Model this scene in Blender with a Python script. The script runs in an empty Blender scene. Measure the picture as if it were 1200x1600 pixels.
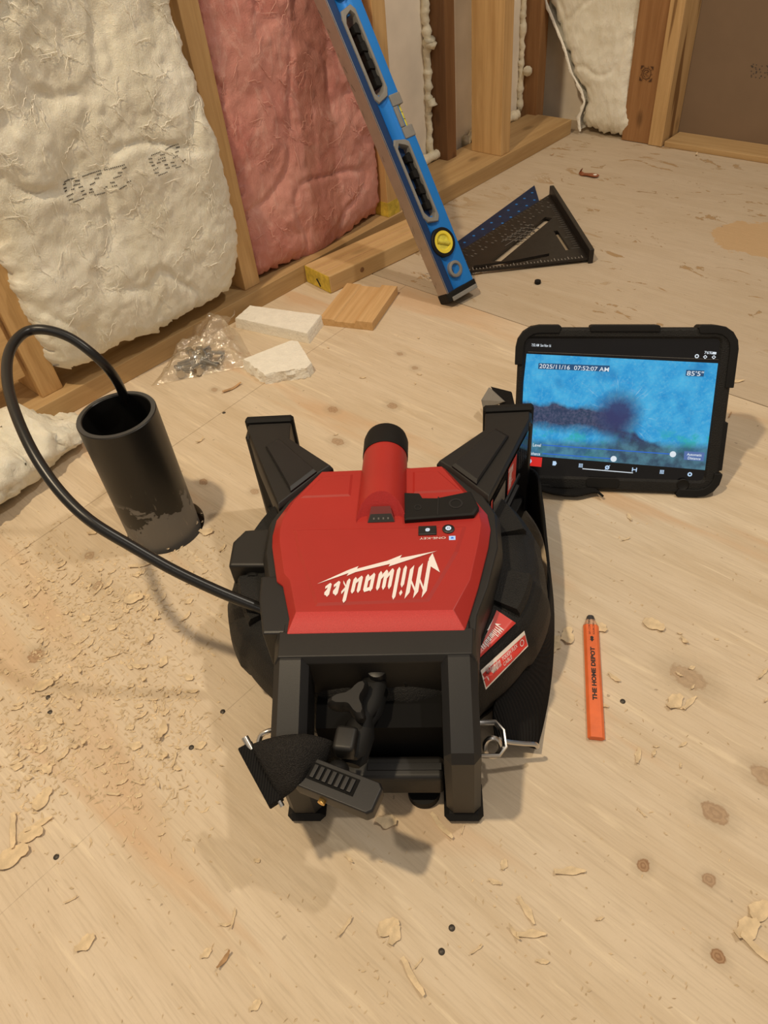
import bpy, bmesh, math, random
import numpy as np
from mathutils import Vector, Matrix, noise
random.seed(7)
S = bpy.context.scene
COL = S.collection

# ------------------------------------------------------------------ camera
F, H = 1130.0, 0.70                       # focal length in px of a 1200x1600 frame, camera height
_dn = Vector((740-600, 1965-800, F)).normalized()       # direction of gravity seen by the camera
_up = -_dn
_Y = (Vector((0, 0, 1)) - Vector((0, 0, 1)).dot(_up)*_up).normalized()
_X = _Y.cross(_up)
RW = Matrix((_X, _Y, _up))                # camera axes (right, down, forward) -> world
cd = bpy.data.cameras.new('camera'); cam = bpy.data.objects.new('camera', cd); COL.objects.link(cam)
cd.sensor_fit = 'VERTICAL'; cd.sensor_height = 24; cd.lens = F/1600*24; cd.clip_start = .01
r = RW.col
cam.matrix_world = Matrix((( r[0][0], -r[1][0], -r[2][0], 0), (r[0][1], -r[1][1], -r[2][1], 0), (r[0][2], -r[1][2], -r[2][2], H), (0, 0, 0, 1)))
S.camera = cam
CAMP = Vector((0, 0, H))

# ------------------------------------------------------------------ world, lamps, exposure
w = bpy.data.worlds.new('world'); S.world = w; w.use_nodes = True
w.node_tree.nodes['Background'].inputs[0].default_value = (1.0, .86, .70, 1)
w.node_tree.nodes['Background'].inputs[1].default_value = .30
def lamp(name, loc, power, col, rad):
    l = bpy.data.lights.new(name, 'POINT'); l.energy = power; l.color = col; l.shadow_soft_size = rad
    o = bpy.data.objects.new(name, l); COL.objects.link(o); o.location = loc
lamp('ceiling_lamp_warm', (-.62, .38, 2.1), 102, (1.0, .80, .535), .045)
lamp('ceiling_lamp_pale', (1.0, .75, 2.2), 56, (1.0, .90, .76), .05)
lamp('fill_lamp_behind', (.1, -1.6, 2.3), 14, (1.0, .95, .92), .3)  # added fill light behind the camera, whitens and lifts the near floor
S.view_settings.view_transform = 'Standard'; S.view_settings.look = 'None'
S.view_settings.gamma = 1; S.view_settings.use_curve_mapping = False
S.view_settings.exposure = -0.05

# ------------------------------------------------------------------ measuring helpers
def ray(u, v): return RW @ Vector((u-600, v-800, F))
def at(u, v, z=0.0):                      # world point seen at (u, v) and known to lie at height z
    d = ray(u, v); return CAMP + d*((z-H)/d.z)
def onpl(u, v, p, n):
    d = ray(u, v); return CAMP + d*((p-CAMP).dot(n)/d.dot(n))
K = at(896, 207)                          # the floor corner of the two framed walls
WA = Vector((-.72717, -.68645, 0)); WN = Vector((.68645, -.72717, 0))   # along the left wall towards us / into the room
def wp(s, off, z): return K + WA*s + WN*off + Vector((0, 0, z))
def wl(u, v, off):                        # (s, z) on the left wall at offset off
    p = onpl(u, v, K+WN*off, WN) - K; return p.dot(WA), p.z
def wb(u, v, s):                          # (t, z) on the back wall at distance s
    p = onpl(u, v, K+WA*s, WA) - K; return p.dot(WN), p.z
def interp(x, pts):
    pts = sorted(pts)
    if x <= pts[0][0]: return pts[0][1]
    for (a, b), (c, d) in zip(pts, pts[1:]):
        if x <= c: return b + (d-b)*(x-a)/(c-a+1e-9)
    return pts[-1][1]
def fbm(p, o=4): return noise.fractal(Vector(p), .6, 2.0, o)

# ------------------------------------------------------------------ materials
class NT:
    def __init__(s, name):
        s.m = bpy.data.materials.new(name); s.m.use_nodes = True; s.t = s.m.node_tree
        s.b = s.t.nodes['Principled BSDF']; s.out = s.t.nodes['Material Output']
    def n(s, typ, **kw):
        nd = s.t.nodes.new(typ)
        ins = kw.pop('ins', {})
        for k, v in kw.items(): setattr(nd, k, v)
        for k, v in ins.items(): s.put(nd.inputs[k], v)
        return nd
    def put(s, sock, v):
        if hasattr(v, 'is_output') or hasattr(v, 'links'): s.t.links.new(v, sock)
        elif isinstance(v, (tuple, list)) and len(v) == 3 and sock.type == 'RGBA': sock.default_value = (*v, 1)
        else: sock.default_value = v
    def math(s, op, a, b=0.0, clamp=False):
        nd = s.n('ShaderNodeMath', operation=op, use_clamp=clamp); s.put(nd.inputs[0], a); s.put(nd.inputs[1], b); return nd.outputs[0]
    def mix(s, f, a, b, blend='MIX'):
        nd = s.n('ShaderNodeMix', data_type='RGBA', blend_type=blend); s.put(nd.inputs[0], f); s.put(nd.inputs[6], a); s.put(nd.inputs[7], b); return nd.outputs[2]
    def mapr(s, v, a, b, c=0.0, d=1.0):
        nd = s.n('ShaderNodeMapRange'); s.put(nd.inputs[0], v)
        for i, q in enumerate((a, b, c, d)): nd.inputs[i+1].default_value = q
        return nd.outputs[0]
    def obj(s): return s.n('ShaderNodeTexCoord').outputs['Object']
    def map(s, v, loc=(0, 0, 0), rot=(0, 0, 0), sc=(1, 1, 1)):
        nd = s.n('ShaderNodeMapping'); s.put(nd.inputs[0], v); nd.inputs[1].default_value = loc; nd.inputs[2].default_value = rot; nd.inputs[3].default_value = sc; return nd.outputs[0]
    def noise(s, v, sc, det=4, rough=.55, dist=0.0):
        nd = s.n('ShaderNodeTexNoise'); s.put(nd.inputs['Vector'], v); nd.inputs['Scale'].default_value = sc; nd.inputs['Detail'].default_value = det
        nd.inputs['Roughness'].default_value = rough; nd.inputs['Distortion'].default_value = dist; return nd.outputs[0]
    def bump(s, h, strength=.3, dist=.002):
        nd = s.n('ShaderNodeBump'); s.put(nd.inputs['Height'], h); nd.inputs['Strength'].default_value = strength; nd.inputs['Distance'].default_value = dist
        s.t.links.new(nd.outputs[0], s.b.inputs['Normal'])
    def fin(s, col, rough=.6, metal=0.0, spec=.5):
        s.put(s.b.inputs['Base Color'], col); s.put(s.b.inputs['Roughness'], rough); s.b.inputs['Metallic'].default_value = metal
        s.b.inputs['Specular IOR Level'].default_value = spec; return s.m

def plain(name, col, rough=.5, metal=0.0, spec=.5, var=.12, vs=30, bs=0.0, bsc=400, bd=.0006):
    m = NT(name); o = m.obj(); f = m.noise(o, vs, 3)
    c2 = tuple(max(0, c*(1-var)) for c in col); c1 = tuple(min(1, c*(1+var)) for c in col)
    if bs: m.bump(m.noise(o, bsc, 2), bs, bd)
    return m.fin(m.mix(m.mapr(f, .3, .7), c2, c1), rough, metal, spec)

def wood(name, light, dark, knots=.5, ring=26, rough=.62, stain=None):
    """plank whose length runs along its own X axis"""
    m = NT(name); o = m.obj(); inf = m.n('ShaderNodeObjectInfo').outputs['Random']
    off = m.n('ShaderNodeCombineXYZ'); m.put(off.inputs[0], m.math('MULTIPLY', inf, 7.0)); m.put(off.inputs[1], m.math('MULTIPLY', inf, 3.0))
    ad = m.n('ShaderNodeVectorMath', operation='ADD'); m.put(ad.inputs[0], o); m.put(ad.inputs[1], off.outputs[0]); o2 = ad.outputs[0]
    g = m.noise(m.map(o2, sc=(1.6, ring, ring)), 2.2, 5, .55, .6)
    f = m.noise(m.map(o2, sc=(9, 260, 260)), 2.0, 3)
    c = m.mix(m.mapr(g, .33, .68), light, dark)
    c = m.mix(m.mapr(f, .35, .8, 0, .30), c, tuple(x*.72 for x in dark))
    bl = m.noise(m.map(o2, sc=(3, 8, 8)), 1.5, 3)
    c = m.mix(m.mapr(bl, .55, .8, 0, .35), c, tuple(x*.85 for x in dark))
    vo = m.n('ShaderNodeTexVoronoi'); m.put(vo.inputs['Vector'], m.map(o2, sc=(4.2, 9, 9))); vo.inputs['Scale'].default_value = 1.1
    k = m.mapr(vo.outputs['Distance'], .05, .13, knots, 0)
    c = m.mix(k, c, tuple(x*.35 for x in dark))
    if stain: c = m.mix(m.mapr(m.noise(m.map(o2, sc=(1.2, 16, 16)), 1.6, 3, .5, .5), .56, .62, 0, .85), c, stain)
    m.bump(f, .25, .0008)
    return m.fin(c, rough, 0, .3)

ROT = math.radians(46.648)                # turns the sheet's grain direction (WN) on to X
KX = math.cos(ROT)*K.x - math.sin(ROT)*K.y
KY = math.sin(ROT)*K.x + math.cos(ROT)*K.y
def plywood(name, c1, c2, knots, far=False):
    m = NT(name); o = m.obj(); q = m.map(o, rot=(0, 0, ROT))      # q.x along the grain
    warp = m.noise(o, 3.5, 2)
    g = m.noise(m.map(q, sc=(1.0, 9.0, 1)), 2.6, 5, .6, 1.2)
    f = m.noise(m.map(q, sc=(12, 240, 1)), 1.7, 4, .6)
    bl = m.noise(o, 2.3, 4, .6)
    c = m.mix(m.mapr(g, .36, .70), c1, c2)
    c = m.mix(m.mapr(bl, .42, .75, 0, .5), c, tuple(x*y for x, y in zip(c1, (1.08, 1.10, 1.18))))
    c = m.mix(m.mapr(f, .48, .76, 0, .45), c, tuple(x*.72 for x in c2))
    if far:
        # skim of pale compound, torn in places down to the brown ply
        t1 = m.noise(m.map(q, sc=(3.2, 7, 1)), 3.0, 6, .62, 1.6)
        dq = m.n('ShaderNodeVectorMath', operation='DISTANCE'); m.put(dq.inputs[0], m.map(o, sc=(1, 1, 0))); dq.inputs[1].default_value = (*at(735, 300).to_2d(), 0)
        t1 = m.math('ADD', t1, m.mapr(dq.outputs['Value'], .08, .38, .045, -.012))
        band = m.mapr(m.noise(o, 1.9, 2), .38, .52)
        c = m.mix(m.math('MULTIPLY', m.mapr(t1, .60, .63), band), c, (.40, .27, .145))
        c = m.mix(m.math('MULTIPLY', m.mapr(m.math('ABSOLUTE', m.math('SUBTRACT', t1, .612)), .003, .009, .8, 0), band), c, (.24, .15, .07))
        sp = K + WA*.32 + WN*.60
        d = m.n('ShaderNodeVectorMath', operation='DISTANCE'); m.put(d.inputs[0], m.map(o, sc=(1, 1, 0))); d.inputs[1].default_value = (*at(1185, 375).to_2d(), 0)
        torn = m.math('ADD', d.outputs['Value'], m.math('MULTIPLY', m.noise(q, 13, 5, .65), .16))
        c = m.mix(m.mapr(torn, .165, .170, 1, 0), c, m.mix(f, (.60, .42, .25), (.46, .315, .17)))
    else:
        # fine raised streaks where the veneer is torn, pinkish heartwood bands
        st = m.noise(m.map(q, sc=(2.2, 30, 1)), 2.4, 5, .65, .8)
        c = m.mix(m.mapr(st, .58, .68, 0, .5), c, (.84, .71, .52))
        hw = m.noise(m.map(q, sc=(.8, 4.6, 1)), 2.1, 3, .5, .8)
        c = m.mix(m.mapr(hw, .57, .66, 0, .6), c, (.60, .39, .225))
    for (u, v, rx, ry, dk) in knots:
        p = at(u, v)
        x = math.cos(ROT)*p.x - math.sin(ROT)*p.y; y = math.sin(ROT)*p.x + math.cos(ROT)*p.y
        mp = m.map(q, loc=(-x/rx, -y/ry, 0), sc=(1/rx, 1/ry, 0))
        ln = m.n('ShaderNodeVectorMath', operation='LENGTH'); m.put(ln.inputs[0], mp)
        dd = m.math('ADD', ln.outputs['Value'], m.math('MULTIPLY', m.math('SUBTRACT', m.noise(o, 160, 2), .5), .9))
        ringv = m.math('SINE', m.math('MULTIPLY', dd, 13.0))
        c = m.mix(m.mapr(dd, 1.0, 2.3, .35, 0), c, tuple(k*.62 for k in c2))
        c = m.mix(m.mapr(dd, .85, 1.05, dk, 0), c, m.mix(m.mapr(ringv, -1, 1), (.29, .165, .085), (.41, .255, .145)))
    # pencil lines drawn along the sheet, parallel to the left wall
    sx = m.n('ShaderNodeSeparateXYZ'); m.put(sx.inputs[0], q)
    if not far:
        for t, sl, wd, aa in ((.199, .056, .0011, .55), (.670, 0, .0008, .38)):
            tt = m.math('MULTIPLY', m.math('SUBTRACT', KY-1.1, sx.outputs[1]), sl)
            d = m.math('ABSOLUTE', m.math('SUBTRACT', m.math('SUBTRACT', sx.outputs[0], KX + t), tt))
            d = m.math('ADD', d, m.math('MULTIPLY', m.noise(o, 60, 2), .0012))
            c = m.mix(m.mapr(d, wd*.8, wd*1.6, aa, 0), c, (.20, .13, .08))
    sp = m.noise(o, 95, 2, .5)
    c = m.mix(m.mapr(sp, .73, .77, 0, .5), c, (.16, .11, .075))
    hb = m.math('ADD', m.math('MULTIPLY', f, .7), m.math('MULTIPLY', m.noise(o, 320, 2), .5))
    m.bump(hb, .35, .0012)
    return m.fin(c, .60, 0, .28)

def batt_mat(name, a, b, c3, fib=1.0):
    m = NT(name); o = m.obj()
    n1 = m.noise(o, 7, 5, .62, .6); n2 = m.noise(m.map(o, sc=(1, 1, .45)), 26, 6, .7, 1.8)
    c = m.mix(m.mapr(n1, .35, .68), a, b)
    c = m.mix(m.mapr(n2, .52, .75, 0, .75), c, c3)
    n3 = m.noise(o, 130, 5, .75, 2.5)
    m.bump(m.math('ADD', n2, m.math('MULTIPLY', n3, .45)), .55*fib, .006)
    m.b.inputs['Subsurface Weight'].default_value = .25
    m.b.inputs['Subsurface Radius'].default_value = (.012, .010, .008)
    return m.fin(c, .95, 0, .08)

M = {}
M['stud'] = wood('stud_pine', (.66, .43, .20), (.50, .30, .125), .6)
M['stud_dark'] = wood('stud_dark', (.26, .135, .06), (.17, .08, .033), .7)
M['stud_brown'] = wood('stud_brown', (.38, .20, .085), (.27, .13, .05), .6)
M['stud_streak'] = wood('stud_streaked', (.62, .41, .20), (.48, .30, .13), .6, stain=(.16, .075, .025))
M['plate'] = wood('plate_pine', (.52, .35, .17), (.40, .25, .11), .5)
M['offcut'] = wood('offcut_pine', (.66, .45, .225), (.53, .34, .15), .4)
M['oak'] = wood('moulding_oak', (.70, .46, .23), (.56, .34, .145), .15, ring=40)
M['board_g'] = plain('board_grey', (.86, .78, .66), .8, var=.10, vs=9, bs=.15, bsc=90)
M['board_b'] = plain('board_brown', (.20, .135, .085), .85, var=.08, vs=7, bs=.15, bsc=90)
M['foamgun'] = plain('spray_foam', (.86, .79, .60), .7, var=.15, vs=40, bs=.6, bsc=90, bd=.004)
M['subfloor'] = plain('subfloor_dark', (.07, .045, .03), .9)
M['batt_w'] = batt_mat('batt_white', (.84, .81, .71), (.76, .72, .59), (.90, .88, .80))
M['batt_p'] = batt_mat('batt_pink', (.70, .35, .30), (.56, .22, .19), (.80, .50, .44))
M['styro'] = plain('styrofoam', (.86, .83, .75), .75, var=.05, vs=60, bs=.8, bsc=230, bd=.002)
M['styro_rough'] = M['styro']
M['black'] = plain('black_plastic', (.0095, .0088, .0085), .50, var=.15, vs=20, bs=.10, bsc=900, bd=.0004)
M['black_m'] = plain('black_moulded', (.0095, .0094, .0105), .44, var=.12, vs=15, bs=.18, bsc=1400, bd=.0003)
M['black_tex'] = plain('black_textured', (.0085, .0082, .0082), .62, spec=.35, var=.2, vs=30, bs=.9, bsc=700, bd=.0012)
M['void'] = plain('shadow_black', (.0035, .0033, .0033), .8, spec=.2)  # near-black with shade put into the colour, for the reel opening and wheel slot
M['rubber'] = plain('black_rubber', (.0065, .0062, .0062), .62, spec=.28, var=.1)
M['webbing'] = NT('black_webbing')
_m = M['webbing']; _o = _m.obj(); _wv = _m.n('ShaderNodeTexWave', ins={'Vector': _m.map(_o, rot=(.4, .5, .3)), 'Scale': 190.0}); _m.bump(_wv.outputs[1], .7, .0012)
M['webbing'] = _m.fin((.010, .0095, .0095), .85, 0, .2)
M['mesh_cloth'] = NT('black_mesh_cloth')
_m = M['mesh_cloth']; _o = _m.obj(); _v = _m.n('ShaderNodeTexVoronoi', ins={'Vector': _o, 'Scale': 1100.0}); _m.bump(_v.outputs[0], .9, .0015)
M['mesh_cloth'] = _m.fin(_m.mix(_m.mapr(_v.outputs[0], .1, .5), (.006, .006, .006), (.028, .026, .025)), .9, 0, .2)
M['red'] = plain('red_plastic', (.39, .022, .017), .42, var=.05, vs=12, bs=.12, bsc=1500, bd=.0003)
M['red_rough'] = plain('red_grained', (.52, .035, .035), .55, var=.08, vs=900, bs=.5, bsc=1200, bd=.0006)
M['white'] = plain('white_print', (.86, .81, .82), .5, var=.03)
M['sticker_red'] = plain('sticker_red', (.60, .045, .035), .35, var=.05)
M['sticker_white'] = plain('sticker_white', (.78, .72, .66), .4, var=.05)
M['ink'] = plain('black_ink', (.02, .016, .014), .6)
M['ink_soft'] = plain('grey_ink', (.07, .062, .055), .8)
M['brand_burn'] = plain('burnt_stamp', (.075, .033, .015), .8)
M['steel'] = plain('steel', (.60, .58, .55), .28, 1.0, var=.1)
M['steel_d'] = plain('steel_dull', (.36, .36, .36), .35, 1.0, var=.2)
M['screw'] = plain('screw_dark', (.07, .06, .05), .5, .6)
M['brass'] = plain('brass', (.75, .48, .15), .30, 1.0, var=.15)
M['pipe'] = NT('abs_pipe')
_m = M['pipe']; _o = _m.obj(); _n = _m.noise(_m.map(_o, sc=(1, 1, 1)), 22, 5, .6, .4)
_sz = _m.n('ShaderNodeSeparateXYZ', ins={0: _o}); _b = _m.mapr(_sz.outputs[2], .012, .095, .13, -.15)
_k = _m.mapr(_m.math('ADD', _n, _b), .47, .49)
_sc = _m.mapr(_m.noise(_m.map(_o, rot=(.3, .2, .8), sc=(60, 60, 14)), 3, 3, .5), .66, .70, 0, .6)
_sc = _m.math('MULTIPLY', _sc, _m.mapr(_sz.outputs[2], .05, .11, 1, 0))
_k = _m.math('MULTIPLY', _k, _m.mapr(_sz.outputs[2], .075, .085, 1, 0)); _c = _m.mix(_k, (.009, .0085, .008), (.20, .185, .165)); _c = _m.mix(_sc, _c, (.30, .26, .21))
M['pipe'] = _m.fin(_c, _m.math('ADD', .38, _m.math('MULTIPLY', _k, .3)), 0, .5)
M['pipe_cut'] = plain('pipe_cut_edge', (.045, .045, .046), .55)
M['cable'] = plain('cable_jacket', (.010, .0095, .0095), .33, var=.1)
M['blue'] = plain('blue_anodised', (.016, .22, .72), .38, .25, var=.05, vs=20)
M['blue_d'] = plain('blue_dark', (.012, .045, .15), .4, .3, var=.1)
M['blue_plate'] = plain('blue_plate', (.008, .028, .095), .45, .4, var=.2, vs=60)
M['milled'] = plain('milled_edge', (.42, .35, .30), .45, .6, var=.06, vs=40)
M['grip'] = plain('grey_grip', (.22, .215, .205), .6)
M['clear_yellow'] = plain('vial_fluid', (.68, .62, .09), .25, var=.2, vs=120)
M['yellow'] = plain('yellow_ring', (.80, .66, .06), .4, var=.05)
M['ypaint'] = plain('yellow_end_paint', (.62, .46, .06), .7, var=.3, vs=70)
M['square'] = plain('square_black', (.020, .017, .016), .42, .3, var=.2, vs=80)
M['mark'] = plain('embossed_mark', (.16, .15, .14), .45, .3)
M['mark_lt'] = plain('pale_mark', (.34, .32, .29), .5)
M['pencil'] = plain('pencil_orange', (.80, .165, .045), .42, var=.10, vs=60, bs=.15, bsc=300)
M['pencil_wood'] = plain('pencil_wood', (.58, .34, .22), .8, var=.2, vs=200)
M['graphite'] = plain('graphite', (.05, .045, .045), .45)
M['clip'] = plain('copper_clip', (.30, .085, .03), .4, .35, var=.3, vs=80)
M['shave'] = plain('shaving', (.70, .55, .355), .75, var=.16, vs=140, bs=.5, bsc=260, bd=.001)
M['shave_b'] = plain('shaving_brown', (.46, .28, .14), .75, var=.25, vs=140)
M['dust'] = plain('sawdust', (.66, .515, .33), .85, var=.25, vs=60)
_m = NT('plastic_film'); _o = _m.obj()
_fr = _m.n('ShaderNodeLayerWeight', ins={0: .35}); _nz = _m.noise(_o, 55, 4, .6, 1.0)
_bm = _m.n('ShaderNodeBump', ins={'Height': _nz, 'Strength': .55, 'Distance': .004})
_gl = _m.n('ShaderNodeBsdfGlossy', ins={0: (1, .97, .92), 'Roughness': .10, 'Normal': _bm.outputs[0]})
_df = _m.n('ShaderNodeBsdfDiffuse', ins={0: (.78, .70, .58)})
_tr = _m.n('ShaderNodeBsdfTransparent', ins={0: (.97, .96, .94)})
_m1 = _m.n('ShaderNodeMixShader', ins={0: .14}); _m.put(_m1.inputs[1], _tr.outputs[0]); _m.put(_m1.inputs[2], _df.outputs[0])
_m2 = _m.n('ShaderNodeMixShader'); _m.put(_m2.inputs[0], _m.mapr(_fr.outputs[1], 0, 1, .06, .5)); _m.put(_m2.inputs[1], _m1.outputs[0]); _m.put(_m2.inputs[2], _gl.outputs[0])
_m.t.links.new(_m2.outputs[0], _m.out.inputs[0]); M['film'] = _m.m
def emit(name, col, st):
    m = NT(name); m.put(m.b.inputs['Emission Color'], col); m.b.inputs['Emission Strength'].default_value = st; return m.fin((.01, .01, .01), .25)
M['lit_white'] = emit('lit_white', (.85, .93, 1.0), .85)
M['lit_blue'] = emit('lit_blue', (.02, .16, .75), .8)
M['lit_red'] = emit('lit_red', (.85, .025, .02), .75)
M['lit_panel'] = emit('lit_panel', (.16, .30, .75), .5)
M['lit_icon'] = emit('lit_icon', (.55, .75, 1.0), .9)
M['screen_black'] = plain('screen_glass_black', (.006, .006, .008), .12)

# ------------------------------------------------------------------ building helpers
WM = {}                                    # world matrix of every object made
def wm(o): return WM[o.name] if o is not None else Matrix()
def tag(o, label=None, cat=None, group=None, kind=None):
    if label: o['label'] = label
    if cat: o['category'] = cat
    if group: o['group'] = group
    if kind: o['kind'] = kind
    return o
def place(o, parent, world):
    COL.objects.link(o); WM[o.name] = world.copy()
    if parent is not None: o.parent = parent; o.matrix_local = wm(parent).inverted() @ world
    else: o.matrix_world = world
    return o
def thing(name, label, cat, loc=(0, 0, 0), rot=None, group=None):
    o = bpy.data.objects.new(name, None); o.empty_display_size = .02
    m = Matrix.Translation(Vector(loc)) @ (rot.to_4x4() if rot is not None else Matrix())
    place(o, None, m); return tag(o, label, cat, group)
class MB:
    """collects shapes, then links them as one mesh object"""
    def __init__(s): s.v = []; s.f = []; s.mi = []; s.cur = 0
    def add(s, vs, fs):
        b = len(s.v); s.v += [Vector(v) for v in vs]; s.f += [tuple(b+i for i in f) for f in fs]; s.mi += [s.cur]*len(fs); return s
    def loops(s, ls, cap=True, close=False, shut=True):
        n = len(ls[0]); vs = [v for l in ls for v in l]; fs = []
        for k in range(len(ls)-1 + (1 if close else 0)):
            a, b = k*n, ((k+1) % len(ls))*n
            for i in range(n if shut else n-1):
                j = (i+1) % n; fs.append((a+i, a+j, b+j, b+i))
        if cap and not close and shut: fs.append(tuple(range(n))[::-1]); fs.append(tuple(range((len(ls)-1)*n, len(ls)*n)))
        return s.add(vs, fs)
    def prism(s, poly, z0, z1, inset=None):
        """2-D outline extruded between heights; inset = (height, [outline]) adds a chamfered top"""
        ls = [[(x, y, z0) for x, y in poly], [(x, y, z1) for x, y in poly]]
        if inset: ls.append([(x, y, inset[0]) for x, y in inset[1]])
        return s.loops(ls)
    def box(s, c, d, m=None):
        vs = [Vector((c[0]+d[0]*x/2, c[1]+d[1]*y/2, c[2]+d[2]*z/2)) for x in (-1, 1) for y in (-1, 1) for z in (-1, 1)]
        if m is not None: vs = [m @ v for v in vs]
        return s.add(vs, [(0, 1, 3, 2), (4, 6, 7, 5), (0, 4, 5, 1), (2, 3, 7, 6), (0, 2, 6, 4), (1, 5, 7, 3)])
    def tube(s, pts, rad, n=10, flat=1.0, cap=True):
        pts = [Vector(p) for p in pts]; ls = []; nrm = None
        for i, p in enumerate(pts):
            t = (pts[min(i+1, len(pts)-1)] - pts[max(i-1, 0)]).normalized()
            if nrm is None: nrm = t.orthogonal().normalized()
            nrm = (nrm - t*nrm.dot(t)).normalized(); b = t.cross(nrm)
            rr = rad[i] if isinstance(rad, (list, tuple)) else rad
            ls.append([p + nrm*rr*math.cos(2*math.pi*k/n) + b*rr*flat*math.sin(2*math.pi*k/n) for k in range(n)])
        return s.loops(ls, cap)
    def lathe(s, prof, n=48, c=(0, 0, 0), m=None, mod=None, closed=False):
        ls = []
        for r_, z in prof:
            l = []
            for k in range(n):
                a = 2*math.pi*k/n; rr = r_*(mod(a, r_, z) if mod else 1)
                v = Vector((c[0]+rr*math.cos(a), c[1]+rr*math.sin(a), c[2]+z)); l.append(m @ v if m is not None else v)
            ls.append(l)
        return s.loops(ls, True, closed)
    def sheet(s, grid):
        h, w_ = len(grid), len(grid[0])
        return s.add([v for row in grid for v in row], [(i*w_+j, i*w_+j+1, (i+1)*w_+j+1, (i+1)*w_+j) for i in range(h-1) for j in range(w_-1)])
    def build(s, name, mat, parent=None, world=None, inw=False, smooth=False, bevel=0, seg=2, fix=True, ang=40):
        """inw: the points are world points; otherwise they are in the parent's own axes"""
        W_ = world if world is not None else wm(parent)
        vs = s.v
        if inw: iv = W_.inverted(); vs = [iv @ v for v in vs]
        me = bpy.data.meshes.new(name); me.from_pydata([tuple(v) for v in vs], [], s.f)
        mats = mat if isinstance(mat, list) else [mat]
        for m in mats: me.materials.append(m)
        if len(mats) > 1: me.polygons.foreach_set('material_index', s.mi)
        if fix:
            bm = bmesh.new(); bm.from_mesh(me); bmesh.ops.recalc_face_normals(bm, faces=bm.faces); bm.to_mesh(me); bm.free()
        me.update()
        if smooth:
            for p in me.polygons: p.use_smooth = True
            if smooth != 'all': me.set_sharp_from_angle(angle=math.radians(ang))
        o = bpy.data.objects.new(name, me); place(o, parent, W_)
        if bevel:
            b = o.modifiers.new('bevel', 'BEVEL'); b.width = bevel; b.segments = seg; b.limit_method = 'ANGLE'; b.angle_limit = math.radians(30)
            if seg == 1: return o
            for p in me.polygons: p.use_smooth = True
            wn = o.modifiers.new('wn', 'WEIGHTED_NORMAL'); wn.keep_sharp = True
        return o
def frame(o, x, y):
    x = Vector(x).normalized(); z = x.cross(Vector(y)).normalized(); y = z.cross(x)
    return Matrix(((x.x, y.x, z.x, o[0]), (x.y, y.y, z.y, o[1]), (x.z, y.z, z.z, o[2]), (0, 0, 0, 1)))
def plank(name, mat, parent, o, x, y, L, Wd, T, bevel=.0015):
    """board with a corner at o, length L along x, width along y, thickness along x cross y"""
    return MB().box((L/2, Wd/2, T/2), (L, Wd, T)).build(name, mat, parent, frame(o, x, y), bevel=bevel)
def text(name, body, M2, size, mat, parent, world=None, width=None, shear=0, bold=0, lift=.0002, align='LEFT'):
    c = bpy.data.curves.new('t', 'FONT'); c.body = body; c.size = size; c.shear = shear; c.offset = bold; c.align_x = align; c.resolution_u = 3
    o = bpy.data.objects.new('t', c); COL.objects.link(o); bpy.context.view_layer.update()
    me = bpy.data.meshes.new_from_object(o.evaluated_get(bpy.context.evaluated_depsgraph_get()))
    bpy.data.objects.remove(o)
    xs = [v.co.x for v in me.vertices] or [0]
    k = width/(max(xs)-min(xs)) if width else 1
    for v in me.vertices: v.co = M2 @ Vector((v.co.x*k, v.co.y, lift))
    me.name = name; me.materials.clear(); me.materials.append(mat)
    ob = bpy.data.objects.new(name, me); return place(ob, parent, world if world is not None else wm(parent))
def polys2d(name, polys, fn, mat, parent):
    mb = MB()
    for k, p in enumerate(polys): mb.add([Vector(fn(x, y)) + Vector((0, 0, k*6e-6)) for x, y in p], [tuple(range(len(p)))])
    return mb.build(name, mat, parent, fix=False)
def stroke(pts, nib=(.03, -.12)):
    out = []
    for (a, b), (c, d) in zip(pts, pts[1:]):
        out.append([(a-nib[0], b-nib[1]), (c-nib[0], d-nib[1]), (c+nib[0], d+nib[1]), (a+nib[0], b+nib[1])])
    return out
def script_word():
    """brush-script lettering as flat polygons, x 0..9.9, x-height 1"""
    P = []
    P.append([(-1.0, .62), (.02, -.42), (.28, -.2), (.2, .15)])
    for x in (.15, .95, 1.75): P.append([(x-.17, -.28 if x < .5 else -.02), (x+.17, -.05 if x < .5 else .18), (x+.19, 1.78), (x-.19, 1.45)])
    P += stroke([(.2, 1.45), (.9, .75)]) + stroke([(1.0, 1.45), (1.7, .75)])
    def stem(x, h=1.0): P.append([(x-.165, .03), (x, -.12), (x+.165, .05), (x+.165, h-.05), (x, h+.14), (x-.165, h-.05)])
    stem(2.4); P.append([(2.4, 1.25), (2.56, 1.42), (2.4, 1.6), (2.24, 1.42)])
    stem(3.0, 1.65)
    for x in (3.6, 4.15, 4.7): stem(x)
    P += stroke([(3.62, .0), (4.05, .35)]) + stroke([(4.17, .0), (4.6, .35)])
    for x in (5.35, 5.9): stem(x)
    P += stroke([(5.35, .92), (5.9, 1.0)]) + stroke([(5.35, .05), (5.9, .35)])
    for x in (6.5, 7.05): stem(x)
    P += stroke([(6.5, .02), (7.05, .35)])
    stem(7.65, 1.65); P += stroke([(7.7, .5), (8.1, .95)]) + stroke([(7.75, .55), (8.15, .05)])
    for x in (8.6, 9.4): stem(x); P += stroke([(x, .95), (x+.32, .8)]) + stroke([(x+.32, .8), (x+.05, .42)]) + stroke([(x, .0), (x+.38, .25)])
    return P
def quad_map(bl, br, tl, tr, W_=9.9):
    def fn(x, y):
        a = x/W_; return (bl[0]+(br[0]-bl[0])*a)*(1-y) + (tl[0]+(tr[0]-tl[0])*a)*y, (bl[1]+(br[1]-bl[1])*a)*(1-y) + (tl[1]+(tr[1]-tl[1])*a)*y
    return fn

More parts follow.
